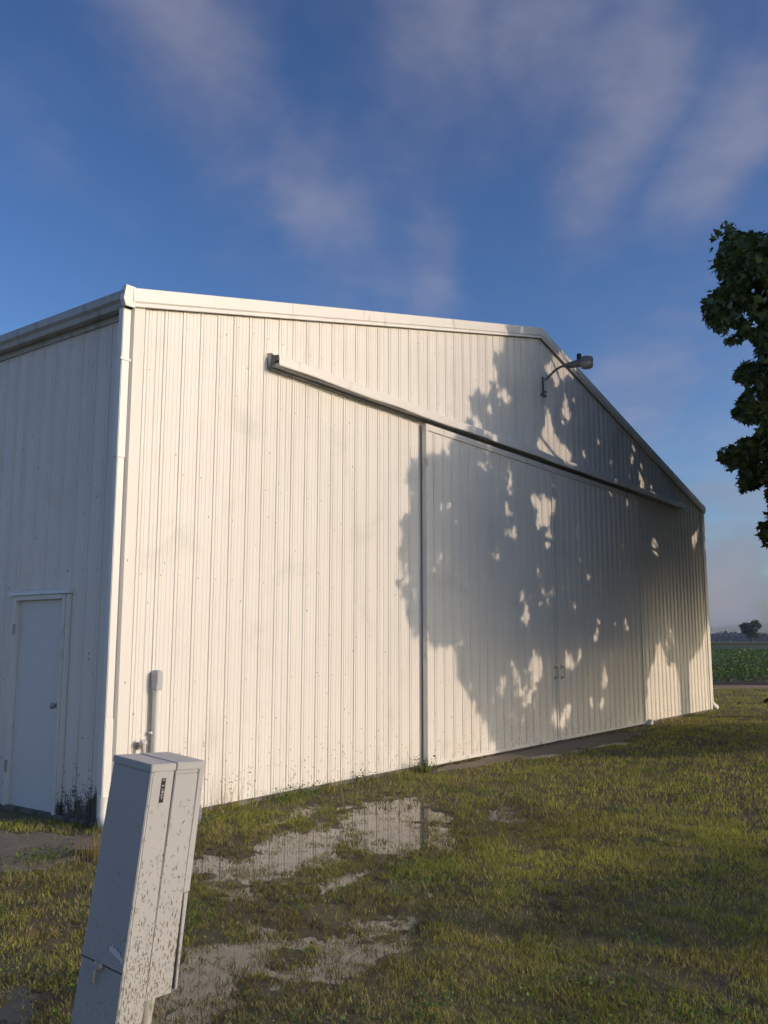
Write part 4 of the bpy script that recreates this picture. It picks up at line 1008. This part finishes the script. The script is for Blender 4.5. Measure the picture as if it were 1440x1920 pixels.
# dirt mound under the door seam, small clods
def mound(name, label, cat, loc, r, h, m, seed, ax=1.0):
    g_ = random.Random(seed); V = []; F = []; n1, n2 = 18, 7
    for j in range(n2+1):
        t = j/n2
        for i in range(n1):
            a = 2*math.pi*i/n1; rr = r*t*(1+.12*math.sin(3*a+seed)+.08*g_.uniform(-1, 1))
            V.append((rr*math.cos(a)*ax, rr*math.sin(a), h*(math.cos(t*math.pi)*.5+.5)*(1+.15*g_.uniform(-1, 1))-.015*t))
    for j in range(n2):
        for i in range(n1): F.append((j*n1+i, j*n1+(i+1) % n1, (j+1)*n1+(i+1) % n1, (j+1)*n1+i))
    me = pymesh(V, F); me.polygons.foreach_set('use_smooth', [True]*len(F))
    return tag(link(name, me, m, None, loc), label, cat)
M_clod = plain('dark clod soil', (.035, .028, .018), .95, 0, .4, 20, 1.0)
mound('dirt_mound', 'low mound of packed soil on the ground below the closed door seam', 'dirt mound', (8.55, -.46, .0), .36, .07, M_bare, 1, 1.7)
mound('dirt_clod', 'dark clod of soil on the grass beyond the right corner of the building', 'clod', (20.5, -.35, .0), .20, .13, M_clod, 2, 1.2)
mound('dirt_clod', 'smaller flat clod on the grass between the corner downspout and the larger clod', 'clod', (19.5, .10, .0), .13, .06, M_clod, 3, 1.2)

# ------------------------------------------------------------------ bean field, far fields, woods
def field_sheet(x0, x1, y0, y1, z, m, name, step=None):
    mb = MB(); mb.add([(x0, y0, z), (x1, y0, z), (x1, y1, z), (x0, y1, z), (x0, y0, -.3), (x1, y0, -.3), (x1, y1, -.3), (x0, y1, -.3)], [(0, 1, 2, 3), (0, 4, 5, 1), (1, 5, 6, 2), (2, 6, 7, 3), (3, 7, 4, 0)])
    return tag(mb.obj(name, m), kind='structure')
def crop_mat(name, a, b_, sc):
    m, w, b = mat(name); P = geo_pos(w)
    n = w.noise(P, sc, 6, .75); n2 = w.noise(P, .03, 3)
    w.put(b.inputs['Base Color'], w.mix(w.ss(n, .3, .7), a, b_)); b.inputs['Roughness'].default_value = .8
    bp = w.node('ShaderNodeBump', {'Height': n, 'Strength': 1.0, 'Distance': .3}); w.put(b.inputs['Normal'], bp.outputs[0]); return m
def rotated_field(d0, d1, half, z, m, name):
    """a field across the view towards the east-north-east, near edge d0 metres out"""
    n_ = Vector((math.cos(R(36)), math.sin(R(36)), 0)); t_ = Vector((-n_.y, n_.x, 0)); o_ = Vector((-5, -6.7, 0))
    V = []
    for zz in (z, -.3):
        for (d, s_) in ((d0, -half), (d1, -half), (d1, half), (d0, half)):
            p = o_+n_*d+t_*s_; V.append((p.x, p.y, zz))
    me = pymesh(V, [(0, 1, 2, 3), (0, 4, 5, 1), (1, 5, 6, 2), (2, 6, 7, 3), (3, 7, 4, 0)])
    return tag(link(name, me, m), kind='structure')
M_bean = crop_mat('bean canopy', (.022, .04, .014), (.06, .095, .028), 2.5)
M_corn = crop_mat('tall crop', (.02, .032, .012), (.06, .075, .025), 1.2)
M_tan = crop_mat('stubble', (.30, .24, .15), (.38, .31, .2), .5)
ND = Vector((math.cos(R(36)), math.sin(R(36)), 0))
rotated_field(48, 268, 700, .40, M_bean, 'bean_field_far')
rotated_field(270, 700, 900, 1.05, M_corn, 'tall_crop_field')
rotated_field(702, 1400, 1200, .95, crop_mat('hazy field', (.05, .06, .03), (.09, .09, .05), .4), 'hazy_field')
rotated_field(560, 640, 45, 1.07, M_tan, 'stubble_strip')
def beans():
    g_ = np.random.default_rng(31); n = 150000
    t_ = np.array((-ND.y, ND.x)); o_ = np.array((-5, -6.7))
    # distance along the field normal, denser near
    d = 32.6+(g_.random(n)**2.0)*100
    hw = 8+d*.42; s = g_.uniform(-1, 1, n)*hw
    p = o_+np.outer(d, (ND.x, ND.y))+np.outer(s, t_)
    az = np.degrees(np.arctan2(p[:, 0]-CAM[0], p[:, 1]-CAM[1]))
    k = (az > 62) & (az < 90); p, d = p[k], d[k]; s = s[k]
    edge = 32.6+(fbm(p[:, 0], p[:, 1], .9, 8.)*1.6); k = d > edge; p, d, s = p[k], d[k], s[k]; n = len(p)
    row = np.abs(((s/.76) % 1)-.5)*2; hcan = .34+.20*(1-row)+.18*(fbm(p[:, 0], p[:, 1], 1.4, 2.)-.5)
    z = hcan*(.25+.75*g_.random(n)**.5); z = np.where(d > 50, np.maximum(z, .36+.1*g_.random(n)), z)
    sh = g_.random((n, 1)); c = np.array((.040, .075, .026))*(1-sh)+np.array((.12, .19, .06))*sh
    c *= (.8+.5*fbm(p[:, 0], p[:, 1], .35, 12.))[:, None]
    sz = g_.uniform(.05, .095, n)*np.clip((d/34)**.7, 1, 2.4)
    return np_leaf(p, z, sz, c, g_)
def np_leaf(p, z, sz, c, g_):
    return leaf_mesh(np.stack([p[:, 0], p[:, 1], z], -1), sz, c, np.array([(0, 0), (.45, .4), (.3, .8), (0, 1), (-.3, .8), (-.45, .4)]), SF, .15, 'bean_plants', g_)
tag(link('bean_plants', beans(), M_crop), 'knee high field of green soybean plants beyond the lawn', 'crop', kind='stuff')
# soil and dry verge at the field edge
M_verge = plain('dry verge', (.30, .20, .12), .95, 0, .35, 1.2, .5, (.10, .08, .04), .5)
rotated_field(31.4, 34.0, 60, .022, M_verge, 'dry_verge')
rotated_field(34.01, 47.9, 60, .024, plain('field soil', (.06, .045, .03), .95, 0, .4, 1.2, .5), 'field_soil')

simple_tree('lone_tree', 'lone broad tree standing far out in the fields on the horizon', (CAM[0]+470*math.sin(R(75.3)), CAM[1]+470*math.cos(R(75.3)), 0), 12.2, 4.9, 7.4, 4.1, 46, 90, 1.6, .65, 9,
            ((.035, .055, .020), (.10, .12, .045)), trunk_r=.42)
def woods():
    g_ = np.random.default_rng(5); V = []; F = []; cs_ = []
    n = 900; az = np.radians(g_.uniform(58, 100, n)); r = g_.uniform(1350, 1520, n)
    hh = 10.5+4.5*fbm(np.degrees(az)*1.0, 0*az, 1.2, 3.)+g_.normal(0, .8, n)
    pts = []
    per = 45
    cc = np.stack([CAM[0]+r*np.sin(az), CAM[1]+r*np.cos(az), hh*.5], -1)
    p = np.repeat(cc, per, 0)+g_.normal(size=(n*per, 3))*np.array((6, 6, 2.8)); p[:, 2] = np.clip(p[:, 2], .5, np.repeat(hh, per))
    s_ = g_.random((len(p), 1)); c = np.array((.012, .017, .012))*(1-s_)+np.array((.022, .028, .016))*s_
    return leaf_mesh(p, g_.uniform(2.5, 5, len(p)), c, SL, SF, .2, 'distant_woods', g_)
tag(link('distant_woods', woods(), M_leaf), 'low dark line of woods along the horizon', 'woods', kind='stuff')

# ------------------------------------------------------------------ haze
def haze():
    m = bpy.data.materials.new('haze air'); m.use_nodes = True; w = NT(m.node_tree); w.n.clear()
    v = w.node('ShaderNodeVolumePrincipled', {'Color': (.55, .72, 1.0), 'Density': HAZE, 'Anisotropy': .1})
    o = w.node('ShaderNodeOutputMaterial'); w.l.new(v.outputs[0], o.inputs['Volume'])
    mb = MB(); mb.box(-3450, 3450, -3450, 3450, -1.3, 17.0); tag(mb.obj('haze', m), kind='stuff')
HAZE = 0.00013
if HAZE: haze()
